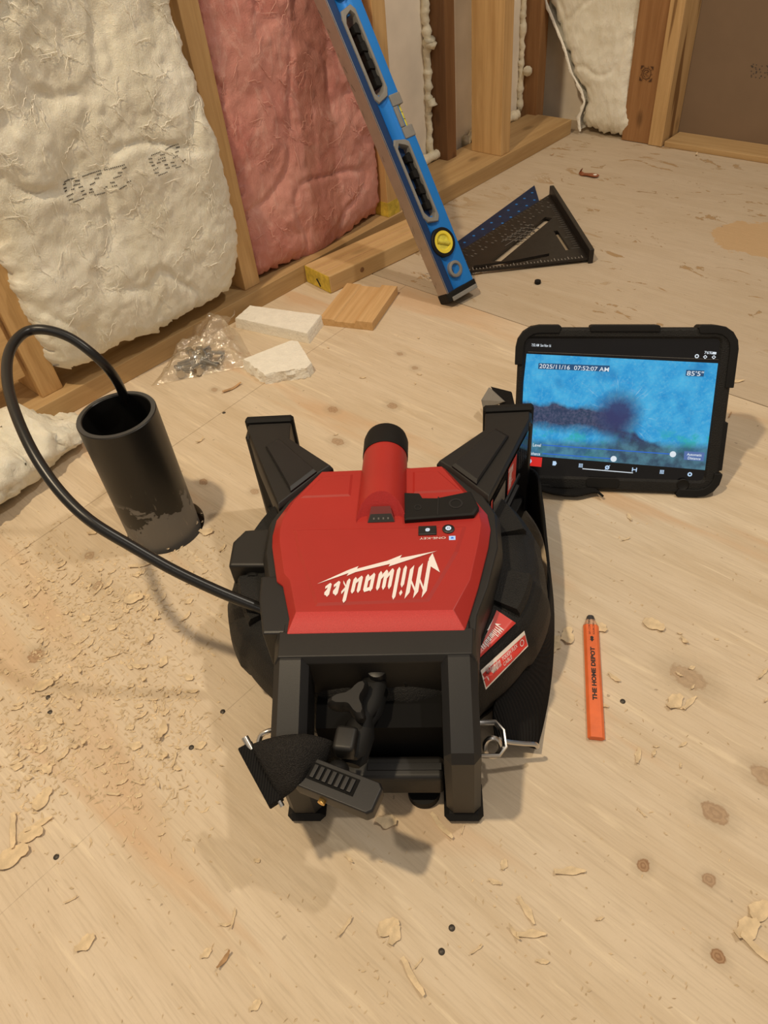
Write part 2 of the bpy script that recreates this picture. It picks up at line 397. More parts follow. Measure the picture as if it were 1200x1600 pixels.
# ------------------------------------------------------------------ floor
KN_NEAR = [(57,1025,.011,.010,.75),(520,640,.010,.0075,.6),(613,634,.010,.0075,.6),(528,690,.011,.008,.6),(398,768,.007,.006,.5),(140,868,.008,.007,.5),
           (153,915,.008,.007,.5),(1075,1058,.021,.013,.42),(1117,1270,.013,.010,.65),(1005,1352,.0055,.0065,.95),(1108,1375,.006,.006,.7),(1122,1494,.007,.005,1.0),
           (1195,1212,.014,.010,.5),(318,753,.008,.0065,.8),(335,609,.007,.0055,.5),(625,553,.007,.005,.5),(648,575,.007,.005,.5)]
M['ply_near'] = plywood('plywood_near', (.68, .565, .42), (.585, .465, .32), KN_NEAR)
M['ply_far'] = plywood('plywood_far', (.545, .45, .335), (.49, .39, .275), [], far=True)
mb = MB(); c0 = wp(1.4, 1.1, -.032)
floor = MB().box((0, 0, 0), (3.6, 2.9, .022), frame(c0, WA, WN)).build('floor', M['subfloor']); tag(floor, kind='structure')
PIPE = Vector((-.3135, .753, 0)); PR = .0492
def sheet(s0, s1, t0, t1, mat, hole=None):
    cs = [wp(s0, t0, 0), wp(s1, t0, 0), wp(s1, t1, 0), wp(s0, t1, 0)]
    bm = bmesh.new(); ov = [bm.verts.new(c) for c in cs]
    rings = [ov]
    if hole: rings.append([bm.verts.new(hole[0] + Vector((hole[1]*math.cos(a*math.pi/24), hole[1]*math.sin(a*math.pi/24), 0))) for a in range(48)])
    ed = [bm.edges.new((r_[i], r_[(i+1) % len(r_)])) for r_ in rings for i in range(len(r_))]
    bmesh.ops.triangle_fill(bm, edges=ed, use_beauty=True)
    for r_ in rings:
        low = [bm.verts.new(v.co - Vector((0, 0, .019))) for v in r_]
        for i in range(len(r_)): bm.faces.new((r_[i], r_[(i+1) % len(r_)], low[(i+1) % len(r_)], low[i]))
    bmesh.ops.recalc_face_normals(bm, faces=bm.faces)
    for f in bm.faces:
        if abs(f.normal.z) > .9 and f.normal.z < 0: f.normal_flip()
    me = bpy.data.meshes.new('plywood_panel'); bm.to_mesh(me); bm.free(); me.materials.append(mat)
    return place(bpy.data.objects.new('plywood_panel', me), floor, Matrix())
# Blender children keep world axes for the object texture
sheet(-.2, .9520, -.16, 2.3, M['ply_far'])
sheet(.9540, 2.174, -.16, 2.28, M['ply_near'], (PIPE + Vector((.004, -.002, 0)), .0545))
sheet(2.176, 3.2, -.16, 2.28, M['ply_near'])
for (u, v) in [(348,1112),(299,1168),(78,1113),(350,645),(75,1090),(88,1339),(738,1276),(973,1096),(706,1450),(690,1487),(541,462)]:
    p = at(u, v)
    q = MB(); q.lathe([(.0001, .0012), (.0020, .0011), (.0029, .0004), (.0030, -.002)], 12, p)
    q.build('screw_head', M['screw'], floor, inw=True, smooth=True)

# ------------------------------------------------------------------ left wall
wall_l = MB().box((0, 0, 0), (2.5, .016, 1.3), frame(wp(1.05, -.173, .65), WA, WN)).build('wall_left', M['board_g']); tag(wall_l, kind='structure')
UP = Vector((0, 0, 1))
plank('bottom_plate', M['plate'], wall_l, wp(2.3, 0, 0), -WA, -WN, 2.285, .14, .038)
def stud(par, mat, s0, s1, o0, o1, z0=.038, z1=1.25):   # upright between s0..s1 and offsets o0 (front)..o1 (back)
    return plank('stud', mat, par, wp(s0, o1, z0), UP, WA, z1-z0, s1-s0, o0-o1)
stud(wall_l, M['stud'], 1.608, 1.647, -.022, -.11)
stud(wall_l, M['stud'], 1.160, 1.199, -.018, -.11)
stud(wall_l, M['stud'], .745, .783, -.004, -.093)
stud(wall_l, M['stud'], .306, .345, -.006, -.100)
s3 = wl(697, 150, -.11)[0]; stud(wall_l, M['stud_dark'], s3-.038, s3, -.11, -.164, .01)
s5 = wl(842, 90, -.11)[0]; stud(wall_l, M['stud_brown'], s5-.038, s5, -.11, -.164, .01)
# yellow paint on the foot of the stud beside the pink batt
MB().box((0, 0, 0), (.0388, .0894, .032), frame(wp(.764, -.0485, .0545), WA, WN)).build('painted_foot', M['ypaint'], wall_l, inw=True)
# gun foam in the joints
def foam(pts, rad, seed):
    rnd = random.Random(seed); path = []
    for (a, b) in zip(pts, pts[1:]):
        n_ = max(2, int((b-a).length/.006))
        for i in range(n_): path.append(a.lerp(b, i/n_))
    rr = [rad*(.75 + .9*abs(fbm((p*55)+Vector((seed, 0, 0)), 3))) for p in path]
    path = [p + Vector((fbm(p*40), fbm(p*40+Vector((5, 5, 5))), fbm(p*40+Vector((9, 2, 5)))))*rad*.35 for p in path]
    MB().tube(path, rr, 9).build('spray_foam', M['foamgun'], wall_l, inw=True, smooth='all')
foam([wp(s3+.010, -.158, z) for z in (.05, .2, .4, .7, 1.2)], .009, 1)
foam([wp(s5+.010, -.158, z) for z in (.05, .2, .4, .7, 1.2)], .008, 2)
foam([wp(.52, -.150, .045), wp(.42, -.145, .048), wp(.365, -.145, .05)], .012, 3)
foam([wp(.30, -.150, .045), wp(.15, -.146, .05), wp(.06, -.142, .048)], .013, 4)
foam([wp(s5+.004, -.140, .150), wp(s5+.022, -.135, .148)], .014, 5)
foam([wp(s3+.012, -.145, .165), wp(s3+.012, -.143, .185)], .012, 6)
foam([wp(s3+.012, -.145, .29), wp(s3+.012, -.143, .315)], .013, 7)
# a wide pine board nailed low in the bay left of the first stud
plank('blocking_board', M['stud'], wall_l, wp(2.1, -.045, .085), -WA, UP, .445, .20, .02)

# ------------------------------------------------------------------ back wall
wall_b = MB().box((0, 0, 0), (2.2, .016, 1.3), frame(wp(-.103, .93, .65), WN, WA)).build('wall_back', M['board_g']); tag(wall_b, kind='structure')
MB().box((0, 0, 0), (1.9, .006, 1.29), frame(wp(-.092, .265+.95, .652), WN, WA)).build('sheathing_board', M['board_b'], wall_b, inw=True)
tb = [wb(985, 215, 0)[0], wb(1013, 228, 0)[0], wb(1040, 229, 0)[0]]
def studb(mat, t0, t1, s0, s1):
    return MB().box((.625, (t1-t0)/2, (s0-s1)/2), (1.25, t1-t0, s0-s1)).build('stud', mat, wall_b, frame(wp(s0, t0, .001), UP, WN), bevel=.0015)
brown = studb(M['stud_brown'], .148, .227, -.001, -.039)
light = studb(M['stud_streak'], .228, .266, .004, -.088)
plank('floor_plate', M['plate'], wall_b, wp(-.002, .27, 0), WN, -WA, 1.3, .086, .014)
# burnt lumber stamp on the brown stud: a ring and a swirl in a square of corner marks
def back_pt(u, v, s, par=None): return onpl(u, v, K+WA*s, WA)
st = MB(); c_ = back_pt(1010, 115, 0.0); R_ = .017
def bq(x, y): return c_ + WN*x + UP*y
def ring2(r0, r1, a0, a1, n_=20):
    for i in range(n_):
        a, b = a0+(a1-a0)*i/n_, a0+(a1-a0)*(i+1)/n_
        st.add([bq(r0*math.cos(a), r0*math.sin(a)), bq(r1*math.cos(a), r1*math.sin(a)), bq(r1*math.cos(b), r1*math.sin(b)), bq(r0*math.cos(b), r0*math.sin(b))], [(0, 1, 2, 3)])
ring2(.0115, .0130, 0, 6.283); ring2(.0075, .0088, .6, 4.6)
for sx in (-1, 1):
    for sy in (-1, 1): st.add([bq(sx*R_, sy*R_), bq(sx*R_*.45, sy*R_), bq(sx*R_*.75, sy*R_*.75), bq(sx*R_, sy*R_*.45)], [(0, 1, 2, 3)])
for i in range(9):
    a = .5+i*.7; st.add([bq(.0132*math.cos(a), .0132*math.sin(a)), bq(.016*math.cos(a+.1), .016*math.sin(a+.1)), bq(.016*math.cos(a+.25), .016*math.sin(a+.25))], [(0, 1, 2)])
for i in range(6):
    y = -.006+i*.0024; x = .004*math.cos(i*1.7); st.add([bq(x-.003, y), bq(x+.003, y+.0012), bq(x+.003, y+.0022), bq(x-.003, y+.001)], [(0, 1, 2, 3)])
st.v = [p + WA*.0006 for p in st.v]
st.build('burnt_stamp', M['brand_burn'], brown, inw=True, fix=False)
st = MB()
rnd = random.Random(3)
for (u0, u1, v0, v1) in ((1174, 1182, 100, 121), (1187, 1200, 102, 122)):
    for i in range(16):
        u, v = rnd.uniform(u0, u1), rnd.uniform(v0, v1)
        if rnd.random() < .5: u = rnd.choice((u0, u1))
        q = [back_pt(u+a, v+b, -.0885) for a, b in ((-1, -.7), (1, -.7), (1, .7), (-1, .7))]; st.add(q, [(0, 1, 2, 3)])
st.build('printed_mark', M['ink_soft'], wall_b, inw=True, fix=False)

# ------------------------------------------------------------------ insulation batts
def batt(name, label, mat, P, us, vs, depth, rnd_e, nz, parent=None, group=None, seed=0.0, up=True):
    """P(u, v, d) -> world point of the face pushed d towards the room; us/vs grid counts"""
    wmap = []
    g = []
    for j in range(vs+1):
        row = []
        for i in range(us+1):
            u, v = i/us, j/vs
            base = P(u, v, 0.0)
            q = base*1.0 + Vector((seed, seed*.7, 0))
            d = .014*fbm(q*4.5, 2) + .0036*fbm(q*17, 3) + .0013*fbm(q*55, 3)
            d -= .006*max(0, 1-abs(fbm(q*6+Vector((3, 1, 7)), 2))*7)          # creases
            e = min(u, 1-u)*P.w; eb = v*P.h if up else 1
            d = d*nz - rnd_e*math.exp(-e/.012) - rnd_e*.8*math.exp(-eb/.016)
            jit = .0085*fbm(q*60, 3)*math.exp(-min(e, eb)/.015)
            row.append(P(u, v, d) + P.du*jit + UP*jit)
        g.append([P(0, j/vs, -depth)] + row + [P(1, j/vs, -depth)])
    g.insert(0, [P(0 if i == 0 else 1 if i == us+2 else (i-1)/us, 0, -depth) for i in range(us+3)])
    mb = MB().sheet(g)
    o = thing(name, label, 'insulation', P(.5, 0, -depth/2), group=group)
    part = mb.build('fibre_mat', mat, o, inw=True, smooth='all')
    return o, part, g
# white batt, left
class PW:
    du = WA; w = .45; h = .8
    R = [wl(u, v, .0) for u, v in ((266,0),(284,75),(305,130),(312,175),(330,215),(345,260),(362,320),(372,370),(368,430),(374,458))]
    R = sorted([(z, s) for s, z in R] + [(.9, 1.215)])
    B = sorted([(wl(u, v, .03)) for u, v in ((95,590),(150,580),(190,552),(260,522),(320,490),(372,462))])
    def __call__(s, u, v, d):
        sl = 1.612; 
        z = .8*v; s1 = interp(z, s.R)
        ss = sl + (s1-sl)*u
        zb = interp(ss, s.B); z = zb + (.8-zb)*v
        s1 = interp(z, s.R); ss = sl+(s1-sl)*u
        return wp(ss, .028+d, z)
bw, bw_part, bw_g = batt('insulation_batt', 'white fibreglass insulation batt with dotted black print, bulging over the stud at far left', M['batt_w'], PW(), 110, 170, .09, .03, 1.0, seed=2.0)
# dotted print "822 82" laid on the batt
def on_batt(u, v, g=bw_g):
    c = CAMP; d = ray(u, v); best = None
    p = onpl(u, v, K+WN*.03, WN)
    return p
from mathutils.bvhtree import BVHTree
_bv = BVHTree.FromPolygons([v for row in bw_g for v in row], [(i*len(bw_g[0])+j, i*len(bw_g[0])+j+1, (i+1)*len(bw_g[0])+j+1, (i+1)*len(bw_g[0])+j) for i in range(len(bw_g)-1) for j in range(len(bw_g[0])-1)])
pm = MB()
def dots(pts, r_=.0011, n_=None):
    """pts: polyline in photo px of one printed dash, drawn as a row of dots"""
    (a, b), (c, d) = pts
    k = n_ or max(2, int(math.hypot(c-a, d-b)/2.4))
    for i in range(k+1):
        p = onpl(a+(c-a)*i/k, b+(d-b)*i/k, K+WN*.03, WN)
        h = _bv.ray_cast(p + WN*.2, -WN)
        if h[0] is None: continue
        p = h[0]+h[1]*(.0009 if h[1].dot(WN) > 0 else -.0009); nn = h[1] if h[1].dot(WN) > 0 else -h[1]
        e1 = nn.cross(UP).normalized(); e2 = nn.cross(e1)
        pm.add([p+e1*r_*1.25+e2*r_*.1, p+e2*r_, p-e1*r_*1.25-e2*r_*.1, p-e2*r_], [(0, 1, 2, 3)])
Z = lambda l: [(80+x*.2, 200+y*.2) for x, y in l]
for l in ([(140,435),(220,408)],[(130,455),(150,450)],[(135,485),(150,480)],[(140,508),(150,500)],[(150,545),(195,525)],[(165,572),(190,565)],[(203,588),(285,562)],
          [(235,428),(258,424)],[(212,465),(260,450)],[(195,495),(210,490)],[(255,478),(278,470)],[(270,508),(288,500)],[(282,535),(305,528)],
          [(288,392),(418,345)],[(402,376),(425,366)],[(385,410),(408,403)],[(342,455),(375,440)],[(335,492),(348,487)],[(333,515),(358,510)],[(372,533),(450,517)],[(450,482),(465,468)],
          [(450,335),(568,287)],[(560,318),(582,308)],[(535,352),(555,347)],[(503,395),(550,375)],[(485,433),(505,428)],[(497,460),(520,452)],[(540,482),(592,452)],[(600,425),(620,415)],
          [(783,213),(845,188)],[(762,242),(782,238)],[(767,268),(788,266)],[(783,293),(800,288)],[(793,325),(822,310)],[(802,350),(825,346)],[(832,366),(892,342)],[(852,210),(875,204)],
          [(835,245),(880,230)],[(825,273),(845,267)],[(865,256),(885,250)],[(882,285),(898,283)],[(890,312),(912,308)],
          [(890,170),(990,125)],[(985,155),(1002,148)],[(965,190),(988,182)],[(942,230),(970,213)],[(925,267),(945,264)],[(935,295),(960,290)],[(963,308),(998,297)],[(1015,255),(1032,243)]): dots(Z(l))
tag(pm.build('printed_code', M['ink_soft'], bw, inw=True, fix=False), kind='stuff')
# pink batt
def strands(g, n_, mat, par, seed, rmax=.0005):
    r2 = random.Random(seed); mb = MB(); h, w_ = len(g), len(g[0])
    for _ in range(n_):
        i, j = r2.uniform(12, h*.72), r2.uniform(4, w_-6); a = r2.uniform(0, 6.28); pts = []
        for k in range(9):
            i += math.sin(a)*1.1; j += math.cos(a)*1.1; a += r2.uniform(-.22, .22)
            ii, jj = int(i), int(j)
            if not (2 < ii < h-2 and 3 < jj < w_-4): break
            p = g[ii][jj].lerp(g[ii+1][jj+1], .5); pts.append(p + WN*r2.uniform(.0008, .0035))
        if len(pts) > 3: mb.tube(smooth_path(pts, 3), [rmax*(.3+.7*math.sin(math.pi*(k+.5)/((len(pts)-1)*3+1))) for k in range((len(pts)-1)*3+1)], 5)
    tag(mb.build('loose_fibre', mat, par, inw=True, smooth='all'), kind='stuff')
def smooth_path(pts, n_):
    out = []
    for i in range(len(pts)-1):
        p0, p1, p2, p3 = pts[max(i-1, 0)], pts[i], pts[i+1], pts[min(i+2, len(pts)-1)]
        for k in range(n_):
            t = k/n_; out.append(.5*((2*p1)+(p2-p0)*t+(2*p0-5*p1+4*p2-p3)*t*t+(3*p1-p0-3*p2+p3)*t**3))
    return out + [pts[-1]]
M['fibre_w'] = plain('fibre_white', (.88, .85, .77), .9); M['fibre_p'] = plain('fibre_pink', (.74, .42, .36), .9)
strands(bw_g, 150, M['fibre_w'], bw, 4)
class PP:
    du = WA; w = .38; h = .8
    def __call__(s, u, v, d):
        z = .036 + .8*v + .012*math.sin(u*9)*(1-v); ss = 1.162 + (.782-1.162)*u
        return wp(ss, -.016+d, z)
bp, _, bp_g = batt('insulation_batt', 'pink fibreglass insulation batt filling the stud bay behind the blue level', M['batt_p'], PP(), 100, 170, .08, .02, .85, seed=9.0)
strands(bp_g, 90, M['fibre_p'], bp, 8, .00045)
# grey-white batt on the back wall, narrowing to the floor
class PB:
    du = WN; w = .17; h = .9
    L = sorted([(wb(u, v, .01)[1], wb(u, v, .01)[0]) for u, v in ((852,0),(868,40),(882,75),(893,115),(908,140),(913,160),(904,185),(906,206))] + [(.95, -.15)])
    R = sorted([(wb(u, v, .01)[1], wb(u, v, .01)[0]) for u, v in ((999,0),(992,60),(988,100),(982,150),(981,175),(985,212))] + [(.95, .146)])
    def __call__(s, u, v, d):
        z = .012 + .9*v; a, b = interp(z, s.L), interp(z, s.R)
        return wp(.008+d, a+(b-a)*u, z + .004*math.sin(u*5))
bb, bb_part, _ = batt('insulation_batt', 'off-white insulation batt narrowing downwards in the corner of the back wall', M['batt_w'], PB(), 60, 170, .08, .022, .75, seed=21.0)
# torn paper facing along its left edge
g = []
for i in range(60):
    z = .01 + .5*i/59; a = interp(z, PB.L)
    k = .006*fbm((z*40, 0, 3), 3)
    g.append([wp(-.03, a-.006+k, z), wp(.004, a-.009+k*1.5, z), wp(.014, a-.002+k, z), wp(.010, a+.004, z)])
MB().sheet(g).build('paper_facing', M['styro'], bb, inw=True, smooth='all')
# torn lump of batt lying on the floor at the left edge
class PF:
    pass
lump = thing('insulation_scrap', 'torn lump of white fibreglass lying on the floor at the left edge', 'insulation', at(20, 730))
c_ = (at(-60, 800) + at(60, 660))/2
mbl = MB(); ls = []
ax = (at(165, 668) - at(-60, 850)); L_ = ax.length; ax.normalize(); sd = UP.cross(ax)
b0 = at(-60, 850) - ax*.1 - sd*.0
for i in range(61):
    f = i/60; base = b0 + ax*(L_+.1)*f
    hgt = .088*(math.sin(math.pi*min(1, .25+f*.75))**.5 if f < 1 else 0)*(1 if f < .75 else 1-.55*(f-.75)/.25)
    wd = .095*(1 if f < .7 else 1-.5*(f-.7)/.3)
    l = []
    for k in range(44):
        a = math.pi*2*k/44
        p = base + sd*(wd*math.cos(a)+.068) + UP*max(.001, hgt*.55+hgt*.6*math.sin(a))
        q = p*1.0
        dn = .016*fbm(q*14, 4) + .007*fbm(q*45, 4)
        l.append(p + (sd*math.cos(a) + UP*max(0, math.sin(a)))*dn + ax*.012*fbm(q*30+Vector((4, 4, 4)), 3))
    for p in l: p.z = max(p.z, .001)
    ls.append(l)
mbl.loops(ls).build('fibre_tuft', M['batt_w'], lump, inw=True, smooth='all')

# ------------------------------------------------------------------ timber and foam offcuts
tg = thing('timber_offcut', 'short two-by-four offcut with a yellow painted end lying along the bottom plate', 'lumber', at(490, 445))
A_, B_ = at(514, 432, .038), at(704, 343, .038); A_.z = B_.z = 0
ax = (B_-A_).normalized(); side = UP.cross(ax)
plank('timber', M['offcut'], tg, A_, ax, side, (B_-A_).length, .084, .038, .003)
MB().box((0, 0, 0), (.0012, .0815, .0355), frame(A_ + side*.042 + UP*.019 - ax*.0003, ax, side)).build('painted_end', M['ypaint'], tg, inw=True)
MB().tube([A_ + side*.034 + UP*.006 - ax*.001, A_ + side*.040 + UP*.022 - ax*.004], .0016, 6).build('end_split', M['ink'], tg, inw=True)
for k in (.3, .62):
    q = A_ + side*(.084*k) + UP*.0382; MB().box((0, 0, 0), ((B_-A_).length*.96, .0008, .0003), frame(q + ax*(B_-A_).length*.5, ax, side)).build('pencil_line', M['pencil_wood'], tg, inw=True)
q = A_ + ax*.085 - side*.0004 + UP*.020; MB().lathe([(.0001, .0008), (.004, .0006), (.0055, -.0005)], 14, m=frame(q, ax, UP)).build('knot', M['stud_dark'], tg, inw=True)
mg = thing('moulding_offcut', 'short oak jamb offcut with rabbeted top face beside the white foam', 'lumber', at(565, 490))
E0, E1 = at(583, 517), at(500, 508); D = (at(622, 460) - at(583, 517)); L_ = D.length; D.normalize(); Sx = (E1-E0); Sx -= D*Sx.dot(D); Wd = Sx.length; Sx.normalize()
prof = [(0, 0), (Wd, 0), (Wd, .015), (Wd-.030, .015), (Wd-.033, .012), (.036, .012), (.033, .018), (0, .018)]
fm = frame(E0, D, Sx)
MB().loops([[Vector((x, y, z)) for y, z in prof] for x in (0, L_)]).build('timber', M['oak'], mg, fm, bevel=.0008)
def foam_block(label, top, zt, low_in, seed, rough=()):
    t = thing('foam_offcut', label, 'foam', (at(*top[0])+at(*top[2]))/2, group=None)
    p = [at(u, v, zt) for u, v in top]; c = sum(p, Vector())/len(p)
    n_ = []; 
    for i in range(len(p)):
        a, b = p[i], p[(i+1) % len(p)]
        for k in range(14): n_.append((a.lerp(b, k/14), i))
    ls = []
    for z, sc in ((.0, 1+low_in), (.001, 1+low_in), (zt*.3, 1+low_in*.7), (zt*.6, 1+low_in*.3), (zt-.002, 1.0), (zt, .985), (zt, .6), (zt, .25)):
        l = []
        for q, e in n_:
            v = c.lerp(q, sc); v.z = z
            amp = .0045 if e in rough else .0006
            k = fbm(v*90+Vector((seed, 0, 0)), 3) if .3 < z/zt < 1.01 or e in rough else 0
            l.append(v + (q-c).normalized()*amp*k + UP*(fbm(v*160, 2)*.0005 if z > 0 else 0))
        ls.append(l)
    MB().loops(ls).build('foam_slab', M['styro'], t, inw=True, smooth=True, ang=28)
foam_block('white foam offcut, a clean rectangular slab beside the plastic bag', [(390,477),(502,492),(480,521),(367,497)], .021, .03, 1.0)
foam_block('white foam offcut with a crumbled broken corner, nearest to the camera', [(379,561),(456,531),(466,533),(487,567),(480,574),(412,585)], .020, .03, 5.0, rough=(5, 4))

# ------------------------------------------------------------------ bag of hardware
bag = thing('plastic_bag', 'crumpled clear plastic bag holding metal brackets against the white batt', 'bag', at(315, 560))
corners = [at(238, 596), at(352, 585), at(378, 505), at(300, 525)]
g = []
for j in range(41):
    row = []
    for i in range(57):
        u, v = i/56, j/40
        p = (at(236, 604).lerp(at(400, 570), u)).lerp(at(276, 556).lerp(at(374, 522), u), v)
        e = min(u, 1-u, v, 1-v)
        hz = .030*min(1, e*5)*(.65+.5*v) + .012*abs(fbm(p*22, 3))*min(1, e*8) + .006*fbm(p*55, 3)*min(1, e*8)
        hz += .035*math.exp(-((u-.70)**2/.03 + (v-.85)**2/.03))
        row.append(p + UP*max(.0012, hz) + Vector((fbm(p*30, 2), fbm(p*30+Vector((3, 3, 3)), 2), 0))*.006*min(1, e*6))
    g.append(row)
MB().sheet(g).build('film', M['film'], bag, inw=True, smooth='all')
g = []                                     # open mouth of the bag standing up against the plate
for j in range(19):
    row = []
    for i in range(25):
        u, v = i/24, j/18
        p = at(283, 555).lerp(at(352, 538), u); q = onpl(303, 512, at(300, 540)-WN*.004, WN).lerp(onpl(362, 478, at(372, 520)-WN*.004, WN), u)
        if v > .55: q = q + UP*.012*math.sin(u*6)*(v-.55)
        x = p.lerp(q, v); row.append(x + Vector((fbm(x*28, 3), fbm(x*28+Vector((7, 1, 2)), 3), fbm(x*28+Vector((1, 8, 2)), 3)))*.008 + WN*.010*math.sin(u*9)*v)
    g.append(row)
MB().sheet(g).build('bag_mouth', M['film'], bag, inw=True, smooth='all')
def bracket(c, yaw, tilt):
    return frame(c, Vector((math.cos(yaw), math.sin(yaw), tilt)), Vector((-math.sin(yaw), math.cos(yaw), .2)))
rnd = random.Random(11)
hw = [(290,575),(303,566),(318,560),(300,584),(325,572),(338,562),(280,584),(312,576),(330,578),(345,568),(296,572),(322,566)]
hb = None
for k, (u, v) in enumerate(hw):
    p = at(u, v); p.z = .007 + .004*(k % 3)
    o = thing('metal_anchor', 'zinc anchor bolt inside the clear plastic bag', 'hardware', p, frame((0, 0, 0), (math.cos(k*1.9), math.sin(k*1.9), .15), (-math.sin(k*1.9), math.cos(k*1.9), 0)).to_3x3(), 'zinc anchors in the plastic bag')
    if hb is None:
        hb = [MB().tube([(-.019, 0, 0), (.019, 0, 0)], .0038, 8).build('shank', M['steel_d'], o, smooth=True),
              MB().lathe([(.0001, -.0035), (.0080, -.0035), (.0080, .0035), (.0001, .0035)], 6, m=frame((.018, 0, 0), (0, 1, 0), (0, 0, 1))).build('bolt_head', M['steel'], o)]
    else:
        for h_ in hb:
            d = h_.copy(); place(d, o, wm(o))
p = at(318, 545, .03)
br = thing('metal_bracket', 'bright folded sheet-metal bracket in the mouth of the plastic bag', 'hardware', p, frame((0, 0, 0), WN*.9+UP*.5, WA).to_3x3())
MB().box((0, 0, 0), (.028, .016, .0015)).box((0, .008, .006), (.028, .0015, .012)).build('plate', M['steel'], br)
MB().box((.002, -.001, .0012), (.013, .005, .001)).build('slot', M['graphite'], br)

# ------------------------------------------------------------------ blue level leaning on the pink batt
lx, ly, lz = Vector((.81190, .58182, .04799)), Vector((-.31831, .37227, .87183)), Vector((.48939, -.72312, .48745))
lv = thing('box_level', 'long blue box level leaning on the pink insulation', 'level', Vector((.1761, 1.2657, .0155)), frame((0, 0, 0), lx, ly).to_3x3())
LW, LT, LL = .0683, .0316, .655            # face width, thickness, length; local x across the face, y up the tool, z out of the face
mb = MB()
for a, b in ((.010, LL-.006),): pass
# body: two flanges and a thinner web with two hand slots
fl = MB()
def ybox(m_, x0, x1, y0, y1, z0, z1): m_.box(((x0+x1)/2, (y0+y1)/2, (z0+z1)/2), (x1-x0, y1-y0, z1-z0))
Y0, Y1 = .016, LL-.012
holes = [(.155, .285), (.375, .505)]
o = MB(); ybox(o, LW*.68, LW, Y0, .300, -LT, 0); ybox(o, LW*.68, LW, .360, Y1, -LT, 0); ybox(o, LW*.68, LW*.84, .300, .360, -LT, 0)
o.build('right_rail', M['blue'], lv, bevel=.0012)
o = MB(); ybox(o, 0, LW*.24, Y0, Y1, -LT, 0); o.build('left_rail', M['blue_d'], lv, bevel=.0012)
o = MB(); ybox(o, -.0006, .0001, Y0, Y1, -LT+.0008, -.0012); o.build('milled_edge', M['milled'], lv)
o = MB(); ybox(o, .0004, .0016, Y0, Y1, -.0002, .0004); o.build('edge_line', M['steel'], lv)
segs = [(Y0, holes[0][0]), (holes[0][1], holes[1][0]), (holes[1][1], Y1)]
for a, b in segs:
    x0, x1 = LW*.24, LW*.68; n_ = 8
    web = MB(); web.loops([[(x0+(x1-x0)*i/n_, y, -.0065*math.sin(math.pi*(i/n_))**.6) for i in range(n_+1)] + [(x1, y, -LT+.004), (x0, y, -LT+.004)] for y in (a, b)])
    web.build('web', M['blue'], lv, smooth=True)
for k, (a, b) in enumerate(holes):
    def slot(ins, z, skew=.018):
        x0, x1 = LW*.20+ins, LW*.72-ins; a2, b2 = a-.014+ins*1.6, b+.014-ins*1.6
        return [(x0, a2+skew*.9, z), (x0+.006, a2+.006, z), (x1-.006, a2, z), (x1, a2+.008, z), (x1, b2-skew*.6, z), (x1-.006, b2-.006, z), (x0+.006, b2, z), (x0, b2-.008, z)] if k == 0 else \
               [(x0, a2+.008, z), (x0+.006, a2, z), (x1-.006, a2+.006, z), (x1, a2+skew, z), (x1, b2-.008, z), (x1-.006, b2, z), (x0+.006, b2-.006, z), (x0, b2-skew, z)]
    MB().loops([slot(0, -.0005), slot(.001, .0022), slot(.0055, .0022), slot(.0065, -.004), slot(.0065, -LT+.002), slot(0, -LT+.002)], cap=False, close=True).build('hand_grip', M['grip'], lv, bevel=.0006)
    ft = MB(); x = LW*.57
    for q in range(4):
        y = a+.020 + q*.029
        ft.lathe([(.0001, -LT+.004), (.0085, -LT+.004), (.0098, -.010), (.0098, -.003), (.0085, -.001), (.0001, -.001)], 10, (x, y, 0), mod=lambda an, r_, z_: .92+.1*math.cos(an*5))
        if q < 3: ybox(ft, x-.004, x+.005, y, y+.029, -LT+.004, -.004)
    tag(ft.build('grip_ribs', M['rubber'], lv, smooth=True), kind='stuff')
    o = MB(); ybox(o, LW*.25+.0045, LW*.40, a, b, -.012, -.011) if k else ybox(o, LW*.25+.0045, LW*.60, a, b, -.014, -.013); o.build('slot_wall', M['blue_d'], lv)
    mk = MB(); rnd = random.Random(k)
    for q in range(17):
        y = a+.006+q*.0072; ybox(mk, LW*.37-.001, LW*.37+(.0035 if q % 4 == 0 else .0016), y, y+.0009, -.0109 if k else -.0129, -.0107 if k else -.0127)
    if k: tag(mk.build('scale_marks', M['mark_lt'], lv), kind='stuff')
    else: tag(mk.build('scale_marks', M['mark_lt'], lv), kind='stuff')
def round_vial(y):
    h_ = MB().lathe([(.0270, -.012), (.0270, .0025), (.0252, .0042), (.0212, .0042), (.0200, .001), (.0200, -.012)], 32, (LW*.50, y, 0), closed=True).build('vial_housing', M['rubber'], lv, smooth=True)
    MB().lathe([(.0206, -.006), (.0206, .0038), (.0152, .0036), (.0138, .001), (.0138, -.006)], 32, (LW*.50, y, 0), closed=True).build('vial_ring', M['yellow'], h_, smooth=True)
    MB().lathe([(.0001, .0012), (.0140, .0006), (.0140, -.012), (.0001, -.012)], 28, (LW*.50, y, 0)).build('vial_disc', M['clear_yellow'], h_, smooth=True)
    MB().tube([(LW*.5-.011, y+.006, .002), (LW*.5+.011, y-.006, .002)], .0040, 10).build('vial_tube', M['clear_yellow'], h_, smooth=True)
round_vial(.104); round_vial(.558)
MB().lathe([(.0155, -.010), (.0155, .0015), (.0140, .0026), (.0105, .0026), (.0095, .0005), (.0095, -.010)], 28, (LW*.56, .050, 0), closed=True).build('hang_hole_ring', M['grip'], lv, smooth=True)
MB().lathe([(.0001, -.006), (.0097, -.006), (.0097, -.008), (.0001, -.008)], 20, (LW*.56, .050, 0)).build('hang_hole', M['blue_d'], lv)
